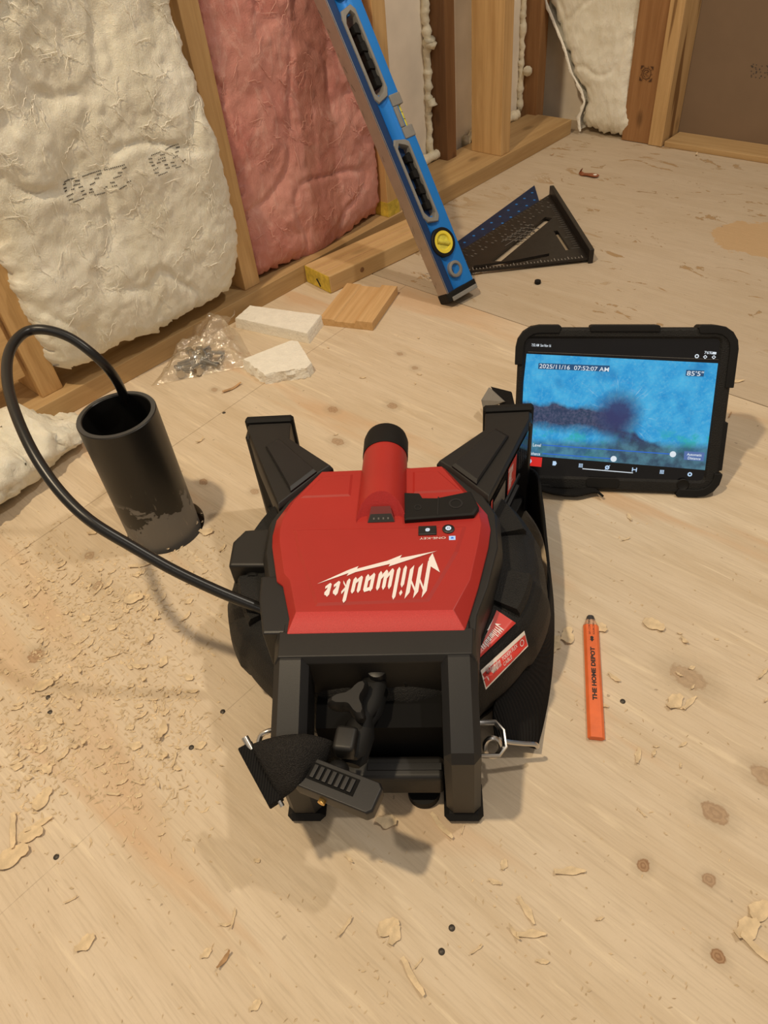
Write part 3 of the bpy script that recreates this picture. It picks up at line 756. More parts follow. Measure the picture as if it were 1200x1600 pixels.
vf = MB(); ybox(vf, LW*.66, LW+.001, .292, .312, -LT-.001, .002); ybox(vf, LW*.66, LW+.001, .348, .368, -LT-.001, .002); ybox(vf, LW*.66, LW*.80, .312, .348, -LT-.001, .002)
vb = vf.build('vial_frame', M['grip'], lv, bevel=.002)
MB().tube([(LW*.89, .312, -.010), (LW*.89, .348, -.010)], .0062, 14).build('vial_tube', M['clear_yellow'], vb, smooth=True)
for y in (.324, .336): MB().tube([(LW*.89-.0001, y, -.010), (LW*.89, y+.0008, -.010)], .0064, 14).build('vial_line', M['ink'], vb)
o = MB(); o.loops([[(-.002, 0, -LT-.001), (LW+.002, 0, -LT-.001), (LW+.002, 0, .002), (.004, 0, .003), (-.002, 0, -.004)], [(-.002, .017, -LT-.001), (LW+.002, .017, -LT-.001), (LW+.002, .017, .002), (.004, .017, .003), (-.002, .017, -.004)]])
ec = o.build('end_cap', M['rubber'], lv, bevel=.0015)
o = MB(); ybox(o, .004, LW, -.0012, .007, .001, .0042); o.build('cap_ridge', M['grip'], ec, bevel=.001)
o = MB(); ybox(o, -.002, LW+.002, LL-.014, LL, -LT-.001, .002); o.build('end_cap', M['rubber'], lv, bevel=.0015)
sc_ = MB(); rnd = random.Random(5)
for i in range(16):
    y = rnd.uniform(.03, .55); z = -LT*rnd.uniform(.7, .98); l_ = rnd.uniform(.004, .014); a = rnd.uniform(-.6, .6)
    sc_.add([(-.0009, y, z), (-.0009, y+l_, z+a*.006), (-.0009, y+l_+.0006, z+a*.006+.0006), (-.0009, y+.0006, z+.0006)], [(0, 1, 2, 3)])
tag(sc_.build('scratches', M['ink'], lv, fix=False), kind='stuff')

# ------------------------------------------------------------------ rafter squares on the far floor
A3, B3 = at(918, 411), at(858, 311); e1 = (B3-A3); LS = e1.length; e1.normalize(); e2 = UP.cross(e1)
sq = thing('rafter_square', 'black triangular rafter square with raised marks on the far floor', 'square', A3 + UP*.006, frame((0, 0, 0), e1, e2).to_3x3())
T = .005
SQI = wm(sq).inverted()
def sqp(u, v): p = SQI @ at(u, v, .011); return (p.x, p.y)
def plate_with_holes(name, outer, holes, z0, z1, mat, parent):
    o = MB().prism(outer, z0, z1).build(name, mat, parent); cs = []
    for h_ in holes:
        c = MB().prism(h_, z0-.01, z1+.01).build('cutter', mat, parent); cs.append(c)
        b = o.modifiers.new('cut', 'BOOLEAN'); b.operation = 'DIFFERENCE'; b.solver = 'EXACT'; b.object = c
    bpy.context.view_layer.update()
    me = bpy.data.meshes.new_from_object(o.evaluated_get(bpy.context.evaluated_depsgraph_get()))
    o.modifiers.clear(); o.data = me; me.name = name
    for c in cs: bpy.data.objects.remove(c)
    return o
LB = LS
wav = [sqp(862-(862-737)*k/20, 402+(425-402)*k/20 + (1.1 if k % 2 else -.6)) for k in range(21)]
plate_with_holes('blade', [(0, 0), (LS, 0), (.080, LS-.080), (0, .285)],
    [[sqp(u, v) for u, v in ((766,408),(783,408),(863,341),(852,339))], [sqp(u, v) for u, v in ((865,361),(871,360),(891,390),(884,391))], [sqp(740,415), sqp(800,407), sqp(858,396), sqp(858,400), sqp(800,412), sqp(740,421)]], 0, T, M['square'], sq)
f_ = MB(); ybox(f_, -.004, LS+.004, -.010, 0, -.0055, .024); f_.build('fence', M['square'], sq, bevel=.0012)
mk = MB()
for i in range(48):
    x = .004+i*(LS-.01)/48; k = .011 if i % 4 == 0 else .006
    ybox(mk, .003, .003+k, x+.006, x+.007, T, T+.0004)
tag(mk.build('edge_scale', M['mark_lt'], sq), kind='stuff')
mk = MB()
for i in range(40):
    f = (i+.5)/40; x, y = LS*(1-f), LS*f; k = .010 if i % 4 == 0 else .0055
    m4 = frame((x-.001, y-.001, T+.0002), (-1, -1, 0), (1, -1, 0)); mk.box((k/2+.002, 0, 0), (k, .0010, .0005), m4)
    if i % 2: mk.box((.022, 0, 0), (.006, .0022, .0005), m4)
    if i % 3: mk.box((.036, .002, 0), (.006, .003, .0006), m4)
for i in range(22):
    x = .05+i*.011; k = .018 if i % 5 == 0 else .010
    ybox(mk, x, x+.0011, .004, .004+k, T, T+.0005)
tag(mk.build('degree_marks', M['mark'], sq), kind='stuff')
mk = MB()
for r_, c0, c1 in ((0, 0, 6), (1, 0, 5)):
    for i in range(c0, c1):
        f = i/8; m4 = frame((LS-.16-.098*f-.020*r_, .082+.098*f-.008*r_, T+.0003), (-1, 1, 0), (-1, -1, 0))
        mk.box((0, 0, 0), (.011, .003, .0012), m4); mk.box((-.004, .004, 0), (.003, .010, .0012), m4); mk.box((.003, -.005, 0), (.003, .008, .0012), m4)
    m4 = frame((LS-.205-.022*r_, .120-.004*r_, T+.0003), (-1, 1, 0), (-1, -1, 0)); mk.box((0, -.009, 0), (.085, .0018, .0012), m4)
tag(mk.build('embossed_lettering', M['mark'], sq), kind='stuff')
bs = thing('rafter_square', 'dark blue perforated square half hidden behind the blue level', 'square', at(780, 360))
pb = [at(835, 292), at(843, 319), at(735, 398), at(712, 415), at(704, 388)]
MB().prism([(p.x, p.y) for p in pb], .0005, .0045).build('blade', M['blue_plate'], bs, inw=True, bevel=.0008)
hl = MB()
for i in range(9):
    for k in (.30, .72):
        c = at(835, 292).lerp(at(700, 392), .05+i*.1).lerp(at(843, 319).lerp(at(712, 414), .05+i*.1), k); c.z = .0046
        hl.lathe([(.0001, .0004), (.0028, .0004), (.0034, 0)], 8, c)
tag(hl.build('rivet_holes', M['blue'], bs, inw=True), kind='stuff')

# ------------------------------------------------------------------ small things on the floor
c1, c2 = at(905, 273), at(930, 277)
cl = thing('copper_strap', 'bent rusty copper pipe strap lying alone on the far floor', 'hardware', (c1+c2)/2)
ax = (c2-c1).normalized(); sd = UP.cross(ax); g = []
pth = [c1 + sd*.012 + UP*.010, c1 + sd*.004 + UP*.004, c1 + ax*.010 + UP*.0026, c1.lerp(c2, .5) + UP*.004, c2 - ax*.012 + UP*.005, c2 + UP*.0045, c2+ax*.008 + UP*.004]
MB().loops([[p - sd*.009*wd_ + UP*.001, p + sd*.009*wd_ + UP*.001, p + sd*.009*wd_ - UP*.001, p - sd*.009*wd_ - UP*.001] for p, wd_ in zip(pth, (.7, .9, .9, .8, 1, 1.1, .6))]).build('strap', M['clip'], cl, inw=True, bevel=.0006)
MB().lathe([(.0001, .0062), (.0045, .0062), (.0045, .0058)], 14, c2 - ax*.001).build('screw_hole', M['styro'], cl, inw=True)
p = at(840, 443)
bt = thing('rubber_plug', 'tiny black rubber plug on the floor in front of the rafter square', 'plug', p)
MB().lathe([(.0001, 0), (.0058, 0), (.0064, .002), (.006, .0065), (.004, .0075), (.0001, .0078)], 18).build('cap', M['rubber'], bt, smooth=True)
# carpenter's pencil
p0, p1 = at(931, 1157), at(922, 966); ax = (p1-p0); L_ = ax.length; ax.normalize()
pc = thing('carpenter_pencil', 'flat orange carpenter pencil with black print, to the right of the reel', 'pencil', p0, frame((0, 0, 0), ax, UP.cross(ax)).to_3x3())
def ppoly(sc=1.0, dz=0): return [(-.0088*sc, .0036), (-.0058*sc, .0072), (.0058*sc, .0072), (.0088*sc, .0036), (.0058*sc, .0002), (-.0058*sc, .0002)]
MB().loops([[(x, a, b) for a, b in ppoly()] for x in (0, L_-.014)]).build('barrel', M['pencil'], pc, bevel=.0004)
MB().loops([[(L_-.014, a, b) for a, b in ppoly(.999)], [(L_-.006, a*.60, .0036+(b-.0036)*.72) for a, b in ppoly()]]).build('sharpened_wood', M['pencil_wood'], pc)
MB().loops([[(L_-.006, a*.58, .0036+(b-.0036)*.65) for a, b in ppoly()], [(L_-.001, a*.50, .0036+(b-.0036)*.60) for a, b in ppoly()], [(L_+.001, a*.35, .0036+(b-.0036)*.4) for a, b in ppoly()]]).build('lead', M['graphite'], pc)
T2 = frame((.043, -.0022, .0072), (1, 0, 0), (0, 1, 0))
text('printed_name', 'THE HOME DEPOT', T2, .0062, M['ink'], pc, width=.068, bold=.00030)
T2 = frame((.128, .0012, .0072), (1, 0, 0), (0, 1, 0)); text('printed_note', 'SFI CERTIFIED', T2, .0030, M['ink'], pc, width=.026)
T2 = frame((.128, -.0034, .0072), (1, 0, 0), (0, 1, 0)); text('printed_note', 'SOURCING LEAD', T2, .0030, M['ink'], pc, width=.027)
tm = MB()
for q in ([(.118, 0), (.1215, .0025), (.1215, .0012), (.1245, .0020), (.1260, 0), (.1245, -.0020), (.1215, -.0012), (.1215, -.0025)],): tm.add([(x, y, .0074) for x, y in q], [tuple(range(len(q)))])
tm.build('tree_mark', M['ink'], pc, fix=False)

# ------------------------------------------------------------------ drain pipe and camera cable
pp = thing('drain_pipe', 'black plastic drain pipe standing up through a hole in the plywood', 'pipe', PIPE)
PH = .196
MB().lathe([(PR, -.0188), (PR, PH-.001), (PR-.001, PH), (PR-.006, PH), (PR-.007, PH-.001), (PR-.007, -.0188)], 64, closed=True).build('pipe_wall', M['pipe'], pp, smooth=True)
MB().lathe([(PR-.0008, PH), (PR-.0008, PH+.0005), (PR-.0062, PH+.0005), (PR-.0062, PH)], 64, closed=True).build('cut_rim', M['pipe_cut'], pp, smooth=True)
cp = [(208,668,.10),(198,635,.17),(189,608,.21),(172,580,.245),(145,553,.272),(110,528,.292),(75,516,.304),(45,517,.308),(24,533,.308),(12,560,.304),(12,600,.297),(24,645,.287),(48,700,.270),(78,748,.252),(112,788,.235),(150,820,.220),(205,853,.198),(270,890,.172),(335,921,.148),(390,944,.130),(424,957,.120)]
cpt = [at(*q) for q in cp]
def smooth_path(pts, n_):
    out = []
    for i in range(len(pts)-1):
        p0, p1, p2, p3 = pts[max(i-1, 0)], pts[i], pts[i+1], pts[min(i+2, len(pts)-1)]
        for k in range(n_):
            t = k/n_; out.append(.5*((2*p1)+(p2-p0)*t+(2*p0-5*p1+4*p2-p3)*t*t+(3*p1-p0-3*p2+p3)*t**3))
    return out + [pts[-1]]
cb = thing('camera_cable', 'thick black push cable arching from the reel into the drain pipe', 'cable', cpt[0])
MB().tube(smooth_path(cpt, 8), .0058, 14).build('cable_jacket', M['cable'], cb, inw=True, smooth='all')

# ------------------------------------------------------------------ the inspection reel
RO = Vector((-.0345, .300, 0)); RA = math.radians(-6.9)
reel = thing('camera_reel', 'red and black pipe inspection camera reel lying flat in the middle of the floor', 'reel', RO, Matrix.Rotation(RA, 3, 'Z'))
RI = wm(reel).inverted()
def rl(u, v, z): return RI @ at(u, v, z)
DC = Vector((0, .236, 0))
def prof_z(r_): return interp(r_, [(0, .116), (.135, .116), (.158, .112), (.170, .100), (.179, .080), (.182, .060)])
pads = [(-33, -9), (9, 38), (142, 168), (186, 215), (236, 262), (276, 306)]
def padmod(a, r_, z):
    d = math.degrees(a); d = d if d <= 325 else d-360; k = 0
    for p, q in pads:
        k = max(k, min(1, max(0, min(d-p, q-d)/2.5)))
    return 1 - .022*(1-k)*(1 if z > .03 else 0)*(1 if r_ > .14 else 0)
MB().lathe([(.0001, .016), (.150, .016), (.168, .022), (.178, .040), (.183, .060), (.180, .080), (.171, .100), (.159, .112), (.135, .116), (.02, .116), (.0001, .116)], 144, DC, mod=padmod).build('cable_drum', M['black_tex'], reel, smooth=True, ang=50)
drum = bpy.data.objects['cable_drum']
for p_, q_ in pads:
    aa = [math.radians(p_+3+(q_-p_-6)*k/10) for k in range(11)]
    lo_ = [(DC.x+.1605*math.cos(a), DC.y+.1605*math.sin(a)) for a in aa] + [(DC.x+.112*math.cos(a), DC.y+.112*math.sin(a)) for a in reversed(aa)]
    hi_ = [(DC.x+.156*math.cos(a), DC.y+.156*math.sin(a)) for a in aa[1:]+aa[-1:]][:0] or [(DC.x+.157*math.cos(a), DC.y+.157*math.sin(a)) for a in aa] + [(DC.x+.116*math.cos(a), DC.y+.116*math.sin(a)) for a in reversed(aa)]
    MB().prism(lo_, .108, .1165, (.1215, hi_)).build('drum_pad', M['black_tex'], drum, smooth=True, ang=30)
MB().lathe([(.150, .0), (.165, .004), (.168, .016), (.150, .016)], 72, DC, closed=True).build('drum_foot_ring', M['rubber'], drum, smooth=True)
# black body under the red cover
bo = [(-.094, .080), (-.099, .125), (-.112, .162), (-.126, .215), (-.127, .262), (-.112, .296), (-.080, .342), (.078, .344), (.114, .296), (.127, .262), (.126, .212), (.112, .160), (.099, .125), (.094, .080)]
bi = [(x*.955, .222+(y-.222)*(.975 if y > .2 else .99)) for x, y in bo]
MB().prism(bo, .085, .142, (.1535, bi)).build('main_body', M['black'], reel, bevel=.0015)
ro = [(-.083,.107),(-.083,.125),(-.095,.166),(-.102,.172),(-.114,.22),(-.116,.236),(-.115,.259),(-.104,.286),(-.074,.333),(-.026,.333),(.021,.333),(.07,.334),(.097,.288),(.113,.257),(.115,.235),(.111,.21),(.098,.158),(.083,.107)]
ri = [(-.075,.126),(-.076,.130),(-.086,.166),(-.093,.175),(-.104,.22),(-.106,.236),(-.105,.255),(-.096,.281),(-.070,.327),(-.026,.327),(.021,.327),(.066,.328),(.089,.284),(.103,.253),(.105,.235),(.101,.21),(.090,.160),(.073,.124)]
mb = MB(); mb.prism(ro, .148, .1565, (.1655, ri)); mb.mi[18+17] = 1
cover = mb.build('red_cover', [M['red'], M['red_rough']], reel, bevel=.0008)
def plate(name, pts, z0, z1, ch, mat, par, bev=0):
    c = (sum(p[0] for p in pts)/len(pts), sum(p[1] for p in pts)/len(pts)); R_ = max(math.hypot(p[0]-c[0], p[1]-c[1]) for p in pts); k = 1-ch/R_*1.4
    return MB().prism(pts, z0, z1-ch*.5, (z1, [(c[0]+(x-c[0])*k, c[1]+(y-c[1])*k) for x, y in pts])).build(name, mat, par, bevel=bev)
plate('raised_field', [(-.058,.131),(.052,.133),(.082,.196),(.092,.232),(-.094,.236),(-.085,.203)], .163, .1672, .005, M['red'], cover)
plate('raised_field', [(-.070,.318),(-.034,.320),(-.034,.284),(-.090,.284)], .163, .1670, .003, M['red'], cover)
plate('raised_field', [(.034,.320),(.062,.320),(.087,.285),(.034,.284)], .163, .1670, .003, M['red'], cover)
# red tube with black end cap
TR_, TZ, n_ = .0272, .160, 40
def circ(y, r_, slant=False):
    l = []
    for k in range(n_):
        a = 2*math.pi*k/n_; x, z = r_*math.cos(a), TZ + r_*math.sin(a)
        l.append((x+.0012, y + (max(0, z-.164)*1.12 if slant else 0), z))
    return l
mb = MB(); mb.loops([circ(.241, TR_, True), circ(.30, TR_*.97), circ(.353, TR_*.94)])
mb.mi[-2] = 1
tube = mb.build('battery_tube', [M['red'], M['red_rough']], reel, smooth=True, ang=35)
MB().loops([circ(.352, TR_*.97), circ(.380, TR_*.97), circ(.388, TR_*.90), circ(.390, TR_*.70)]).build('end_cap', M['rubber'], tube, smooth=True, ang=35)
def sl(x, h): return (x+.0012, .241 + h*1.12 - .0006, .164 + h + .0005)
MB().add([sl(-.0145, .0012), sl(.0145, .0012), sl(.010, .0125), sl(-.010, .0125)], [(0, 1, 2, 3)]).build('gauge_recess', plain('dark_red', (.16, .012, .012), .5), tube)
gz = MB().add([sl(x, h) for x, h in ((-.0140, .0014), (.0140, .0014), (.0108, .0072), (-.0108, .0072))], [(0, 1, 2, 3)]); gz.v = [v + Vector((0, -.0004, .0003)) for v in gz.v]
ga = gz.build('fuel_gauge', M['black'], tube)
for k in (-7.5, -2.5, 2.5, 7.5):
    d = MB().add([Vector(sl(k*.001+a, .0040+b)) + Vector((0, -.0008, .0006)) for a, b in ((-.0008, -.0007), (.0008, -.0007), (.0008, .0007), (-.0008, .0007))], [(0, 1, 2, 3)]).build('gauge_dot', M['mark'], ga, fix=False)
# rubber port flap
fp = [(.024,.281),(.040,.279),(.0435,.271),(.060,.270),(.097,.279),(.104,.254),(.098,.243),(.026,.239)]
flap = plate('port_cover', fp, .163, .1715, .0025, M['rubber'], reel, .0006)
for cx, cy, rr in ((.040, .256, .004), (.080, .260, .0075)):
    MB().lathe([(rr, .1712), (rr, .1719), (rr*.72, .1719), (rr*.72, .1712)], 20, (cx, cy, 0), closed=True).build('embossed_icon', M['black_m'], flap)
MB().prism([(.060, .2435), (.0612, .2435), (.0625, .271), (.0613, .271)], .170, .1720).build('flap_hinge', M['black_m'], flap)
for nm, poly in (('record_button', [(.0405, .219), (.0590, .219), (.0590, .2315), (.0405, .2315)]), ('power_button', [(.0712+.0062*math.cos(a*math.pi/12), .2265+.0062*math.sin(a*math.pi/12)) for a in range(24)])):
    b_ = plate(nm, poly, .163, .1690, .0012, M['black_m'], reel)
    c = (.0500, .2252) if nm[0] == 'r' else (.0712, .2265)
    r_ = .0023 if nm[0] == 'r' else .0030
    MB().lathe([(r_, .1691), (r_, .1693), (r_*.45, .1693), (r_*.45, .1691)], 18, (*c, 0), closed=True).build('lit_icon', M['lit_white'], b_)
    MB().box((c[0], c[1], .1692), (.0009, .005 if nm[0] == 'r' else .0022, .0003), None if nm[0] != 'r' else Matrix.Translation((c[0], c[1], 0)) @ Matrix.Rotation(-.8, 4, 'Z') @ Matrix.Translation((-c[0], -c[1], 0))).build('lit_icon', M['lit_white'], b_)
il = MB().prism([(.0715, .2115), (.0780, .2115), (.0780, .2170), (.0715, .2170)], .165, .1674).build('indicator_window', M['lit_icon'], reel)
MB().prism([(.0733, .2132), (.0762, .2132), (.0762, .2144), (.0748, .2154), (.0733, .2144)], .1674, .1676).build('indicator_icon', M['lit_blue'], il)
text('printed_word', 'ONE-KEY', frame((.0685, .2160, .1674), (-1, 0, 0), (0, -1, 0)), .0042, M['white'], cover, width=.0265)
# large brush lettering with its lightning bolt, upside down for us
def px1(x, y): p = rl(340+x*.45, 620+y*.45, .1677); return (p.x, p.y)
qm = quad_map((742, 572), (372, 655), (730, 642), (362, 692))
LET = script_word()
polys2d('logo_lettering', LET, lambda x, y: (*px1(*qm(x, y)), .16765), M['white'], cover)
bolt = [(345,650),(452,602),(489,588),(484,597),(590,569),(640,549),(633,560),(762,535),(640,574),(594,589),(599,580),(478,609),(448,622),(455,612)]
polys2d('logo_bolt', [[bolt[i] for i in q] for q in ((0, 1, 13, 12) if False else (0, 1, 13), (1, 2, 3, 11, 12, 13), (3, 4, 10, 11), (4, 5, 6, 8, 9, 10), (6, 7, 8))], lambda x, y: (*px1(x, y), .1677), M['white'], cover)
# far legs
for sx in (-1, 1):
    mx = lambda pts: [(x*sx, y) for x, y in pts]
    P = [(.122,.436),(.179,.436),(.177,.420),(.116,.280),(.074,.332),(.060,.346),(.119,.402)]
    ci = [(x*.985+.0022, y*.992+.0032) for x, y in P]; cc = (sum(p[0] for p in P)/7, sum(p[1] for p in P)/7)
    ci = [(cc[0]+(x-cc[0])*.93, cc[1]+(y-cc[1])*.95) for x, y in P]
    leg = MB().prism(mx(P), .105, .153, (.158, mx(ci))).build('leg', M['black'], reel, bevel=.0012)
    plate('leg_ridge', mx([(.132,.399),(.146,.384),(.104,.302),(.078,.334)]), .154, .1625, .004, M['black_m'], leg)
    MB().box((sx*.150, .424, .080), (.056, .026, .150)).build('foot_post', M['black_m'], leg, bevel=.003, seg=1)
    MB().box((sx*.1505, .441, .081), (.062, .012, .162)).build('foot_cap', M['rubber'], leg, bevel=.003, seg=1)
    MB().prism(mx(P), .002, .034).build('rear_rail', M['black'], leg, bevel=.002)
    for k in (0, 1):
        a, b = Vector((.172, .408, 0)), Vector((.118, .288, 0)); 
        p0, p1 = a.lerp(b, .1), a.lerp(b, .95); z = .088-.02*k
        MB().tube([(sx*(p0.x-.006), p0.y, z), (sx*(p1.x-.004), p1.y, z-.004)], .004, 6).build('rail_rib', M['black_m'], leg)
    # front leg: upright foot, then a face that leans back up to the body
    pf = [(0, .008), (0, .117), (.079, .1555), (.126, .1555), (.126, .116), (.088, .112), (.042, .083), (.034, .008)]
    fl_ = MB().loops([[Vector((sx*x, y, z)) for y, z in pf] for x in (.0600, .0925)]).build('front_leg', M['black_m'], reel, bevel=.0065, seg=1)
    MB().box((sx*.0762, .0165, .0055), (.0375, .041, .011)).build('foot_cap', M['rubber'], fl_, bevel=.005, seg=1)
    pass
MB().prism([(-.092,.078),(.092,.078),(.094,.112),(-.094,.112)], .100, .150, (.1565, [(-.088,.082),(.088,.082),(.090,.110),(-.090,.110)])).build('front_band', M['black'], reel, bevel=.001)
cbar = MB().box((0, .0265, .038), (.118, .024, .034)).build('cross_bar', M['black'], reel, bevel=.005)
MB().box((.022, .0262, .0556), (.070, .007, .0012)).build('bar_inlay', M['black_m'], cbar, bevel=.0004)
MB().lathe([(.0001, .0), (.016, .0), (.016, .010), (.0001, .010)], 28, (.038, .026, 0)).build('rubber_bumper', M['rubber'], reel)
MB().prism([(-.059,.100),(-.059,.046),(.059,.046),(.059,.100)], .004, .092, (.100, [(-.059,.100),(-.059,.066),(.059,.066),(.059,.100)])).build('front_shade_block', M['void'], reel)  # added block over the drum front, near-black in place of the opening's shade
MB().box((0, .042, .010), (.118, .030, .012)).build('rear_plate', M['void'], reel)  # plate coloured near-black for the shade between the front legs
# cable guide on the left
gd = plate('cable_guide', [(-.166,.216),(-.168,.252),(-.157,.270),(-.118,.272),(-.116,.214)], .088, .134, .004, M['black'], reel, .002)
MB().lathe([(.008, -.002), (.011, -.002), (.011, .004), (.008, .004)], 24, m=frame((-.141, .2145, .112), (1, 0, 0), (0, 0, 1)), closed=True).build('guide_eye', M['rubber'], gd)
plate('guide_bracket', [(-.120,.182),(-.088,.182),(-.072,.130),(-.074,.110),(-.107,.110),(-.117,.150)], .088, .1548, .003, M['black_m'], reel, .001)
# stickers on the drum
def drum_pt(u, v, lift=.0009):
    z = .112
    for _ in range(6):
        p = rl(u, v, z); z = prof_z((p-DC).to_2d().length)
    p = rl(u, v, z); return Vector((p.x, p.y, z+lift))
def dsheet(name, q, mat, lift, nu=14, nv=5):
    bl, br, tr, tl = q
    def f(a, b): return ((bl[0]*(1-a)+br[0]*a)*(1-b)+(tl[0]*(1-a)+tr[0]*a)*b, (bl[1]*(1-a)+br[1]*a)*(1-b)+(tl[1]*(1-a)+tr[1]*a)*b)
    return MB().sheet([[drum_pt(*f(i/nu, j/nv), lift) for i in range(nu+1)] for j in range(nv+1)]).build(name, mat, drum, smooth='all'), f
s1, f1 = dsheet('drum_label', [(776,956),(806,976),(749,1031),(748,1022)], M['sticker_red'], .0026)
qm2 = quad_map((776,979), (751,1014), (783,984), (754,1018))
polys2d('label_lettering', LET, lambda x, y: drum_pt(*qm2(x, y), .0032), M['white'], s1)
polys2d('label_bolt', [[(772,968),(764,982),(766,983),(755,1003),(763,988),(761,988)]], lambda x, y: drum_pt(x, y, .0032), M['white'], s1)
s2, f2 = dsheet('drum_label', [(751,1050),(819,988),(825,1012),(759,1080)], M['sticker_white'], .0026)
s3_, f3 = dsheet('label_panel', [(754,1056),(820,995),(824,1011),(760,1077)], M['sticker_red'], .0033)
s3_.parent = s2; s3_.matrix_local = Matrix()
tgrid = lambda a0, a1, b0, b1: (lambda x, y: drum_pt(*f3(a0+(a1-a0)*x, b1+(b0-b1)*y), .0040))
polys2d('label_lettering', LET, lambda x, y: tgrid(.08, .40, .15, .62)(x/9.9, y), M['white'], s2)
def flat_word(name, body, fn, par, mat):
    c = bpy.data.curves.new('t', 'FONT'); c.body = body; c.size = 1; c.resolution_u = 2
    o = bpy.data.objects.new('t', c); COL.objects.link(o); bpy.context.view_layer.update()
    me = bpy.data.meshes.new_from_object(o.evaluated_get(bpy.context.evaluated_depsgraph_get())); bpy.data.objects.remove(o)
    xs = [v.co.x for v in me.vertices]; ys = [v.co.y for v in me.vertices]
    for v in me.vertices: v.co = fn((v.co.x-min(xs))/(max(xs)-min(xs)), (v.co.y-min(ys))/(max(ys)-min(ys)))
    me.name = name; me.materials.clear(); me.materials.append(mat)
    return place(bpy.data.objects.new(name, me), par, wm(par))
flat_word('label_words', 'TOUGH FLEX', tgrid(.44, .80, .12, .44), s2, M['white'])
flat_word('label_words', 'CABLE', tgrid(.44, .64, .55, .85), s2, M['white'])
a_ = [f3(.90+.045*math.cos(k*math.pi/9), .45+.28*math.sin(k*math.pi/9)) for k in range(18)]
b_ = [f3(.90+.035*math.cos(k*math.pi/9), .45+.22*math.sin(k*math.pi/9)) for k in range(18)]
polys2d('label_mark', [[a_[k], a_[(k+1) % 18], b_[(k+1) % 18], b_[k]] for k in range(18)], lambda x, y: drum_pt(x, y, .0041), M['white'], s2)
# label on the side of the right far leg
A4, B4 = Vector((.1772, .419, 0)), Vector((.1168, .2815, 0)); nn = (B4-A4).normalized().cross(Vector((0, 0, 1))) * 1
if nn.x < 0: nn = -nn
def sidept(f, g, l=.0008): p = A4.lerp(B4, f) + nn*l; return Vector((p.x, p.y, .1525-.0455*g))
rleg = bpy.data.objects['leg.001']
def srect(name, f0, f1_, g0, g1, mat, par, l=.0008, sk=0): return MB().add([sidept(f0, g0, l), sidept(f1_, g0, l), sidept(f1_+sk, g1, l), sidept(f0+sk, g1, l)], [(0, 1, 2, 3)]).build(name, mat, par)
sl_ = srect('side_label', .10, .99, .05, .97, M['screen_black'], rleg)
srect('label_field', .40, .60, .06, .96, M['sticker_red'], sl_, .0012)
srect('label_field', .95, .985, .06, .96, M['sticker_red'], sl_, .0012)
srect('label_field', .66, .93, .25, .9, M['mark'], sl_, .0012)
polys2d('label_lettering', LET, lambda x, y: sidept(.585-.015*y*4, .15+.07*x, .0016), M['white'], sl_)
for k in range(5): srect('label_rule', .12+.05*k, .125+.05*k, .2, .8, M['mark'], sl_, .0013)
# tablet mount
mt = None
tp = [rl(u, v, .125) for u, v in ((475,1184),(591,1228),(573,1264),(458,1216))]
ctr = sum(tp, Vector())/4; mxv = ((tp[1]-tp[0])+(tp[2]-tp[3])).normalized(); myv = Vector((0, 0, 1)).cross(mxv)
fm_ = frame(ctr, mxv, myv); Lp, Wp = .0790, .0280
pl = [(-Lp/2, -Wp*.30), (-Lp/2+.010, -Wp/2), (Lp/2-.004, -Wp/2), (Lp/2, -Wp/2+.004), (Lp/2, Wp/2-.004), (Lp/2-.004, Wp/2), (-Lp/2+.012, Wp/2), (-Lp/2, Wp*.28)]
mt = MB().loops([[fm_ @ Vector((x*k, y*k, z)) for x, y in pl] for z, k in ((-.016, .96), (-.013, 1), (-.002, 1), (0, .96))]).build('tablet_mount', M['black_m'], reel, bevel=.0008)
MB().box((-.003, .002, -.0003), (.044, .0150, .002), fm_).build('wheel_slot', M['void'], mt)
for k in range(7): MB().box((-.0205+.0058*k, .002, .0006), (.0040, .0120, .003), fm_).build('wheel_rib', M['black_m'], mt, bevel=.0006)
MB().tube([fm_ @ Vector((.000-.006, -Wp/2-.003, -.010)), fm_ @ Vector((-.006, -Wp/2+.002, -.010))], .0034, 8).build('brass_screw', M['brass'], mt)
ka, kb = rl(590, 1062, .115), rl(548, 1190, .108)
arm = MB(); d_ = (kb-ka); sdv = Vector((0, 0, 1)).cross(d_.normalized())
def arm_half(off, zc, nm):
    ls = []
    for f, wd, hh in ((0, .007, .007), (.08, .012, .010), (.35, .0125, .011), (.5, .0085, .009), (.65, .0125, .011), (.93, .0125, .011), (1, .008, .008)):
        c = ka.lerp(kb, f) + Vector((0, 0, zc)); ls.append([c + sdv*wd*math.cos(a*math.pi/5) + Vector((0, 0, hh*.55*math.sin(a*math.pi/5))) for a in range(10)])
    MB().loops(ls).build(nm, M['rubber'], reel, smooth=True, ang=45)
arm_half(0, .008, 'mount_arm'); arm_half(0, -.007, 'mount_arm')
kc = rl(550, 1092, .138); lobes = [math.atan2((rl(u, v, .138)-kc).y, (rl(u, v, .138)-kc).x) for u, v in ((514,1096),(576,1058),(572,1132))]
def kn(s_): 
    out = []
    for a in range(36):
        an = 2*math.pi*a/36; k = max(math.exp(-((math.atan2(math.sin(an-l), math.cos(an-l))/.42)**2)) for l in lobes)
        out.append((kc.x + s_*(.0085+.014*k)*math.cos(an), kc.y + s_*(.0085+.014*k)*math.sin(an)))
    return out
MB().loops([[(x, y, z) for x, y in kn(s_)] for s_, z in ((.86, .126), (1, .130), (1, .138), (.8, .142))]).build('wing_knob', M['black'], reel, smooth=True)
kt = rl(589, 1047, .132)
MB().lathe([(.0001, -.012), (.008, -.012), (.0095, -.002), (.0090, .002), (.006, .003), (.0001, .003)], 24, kt).build('mount_ball_cap', M['black_m'], reel, smooth=True)
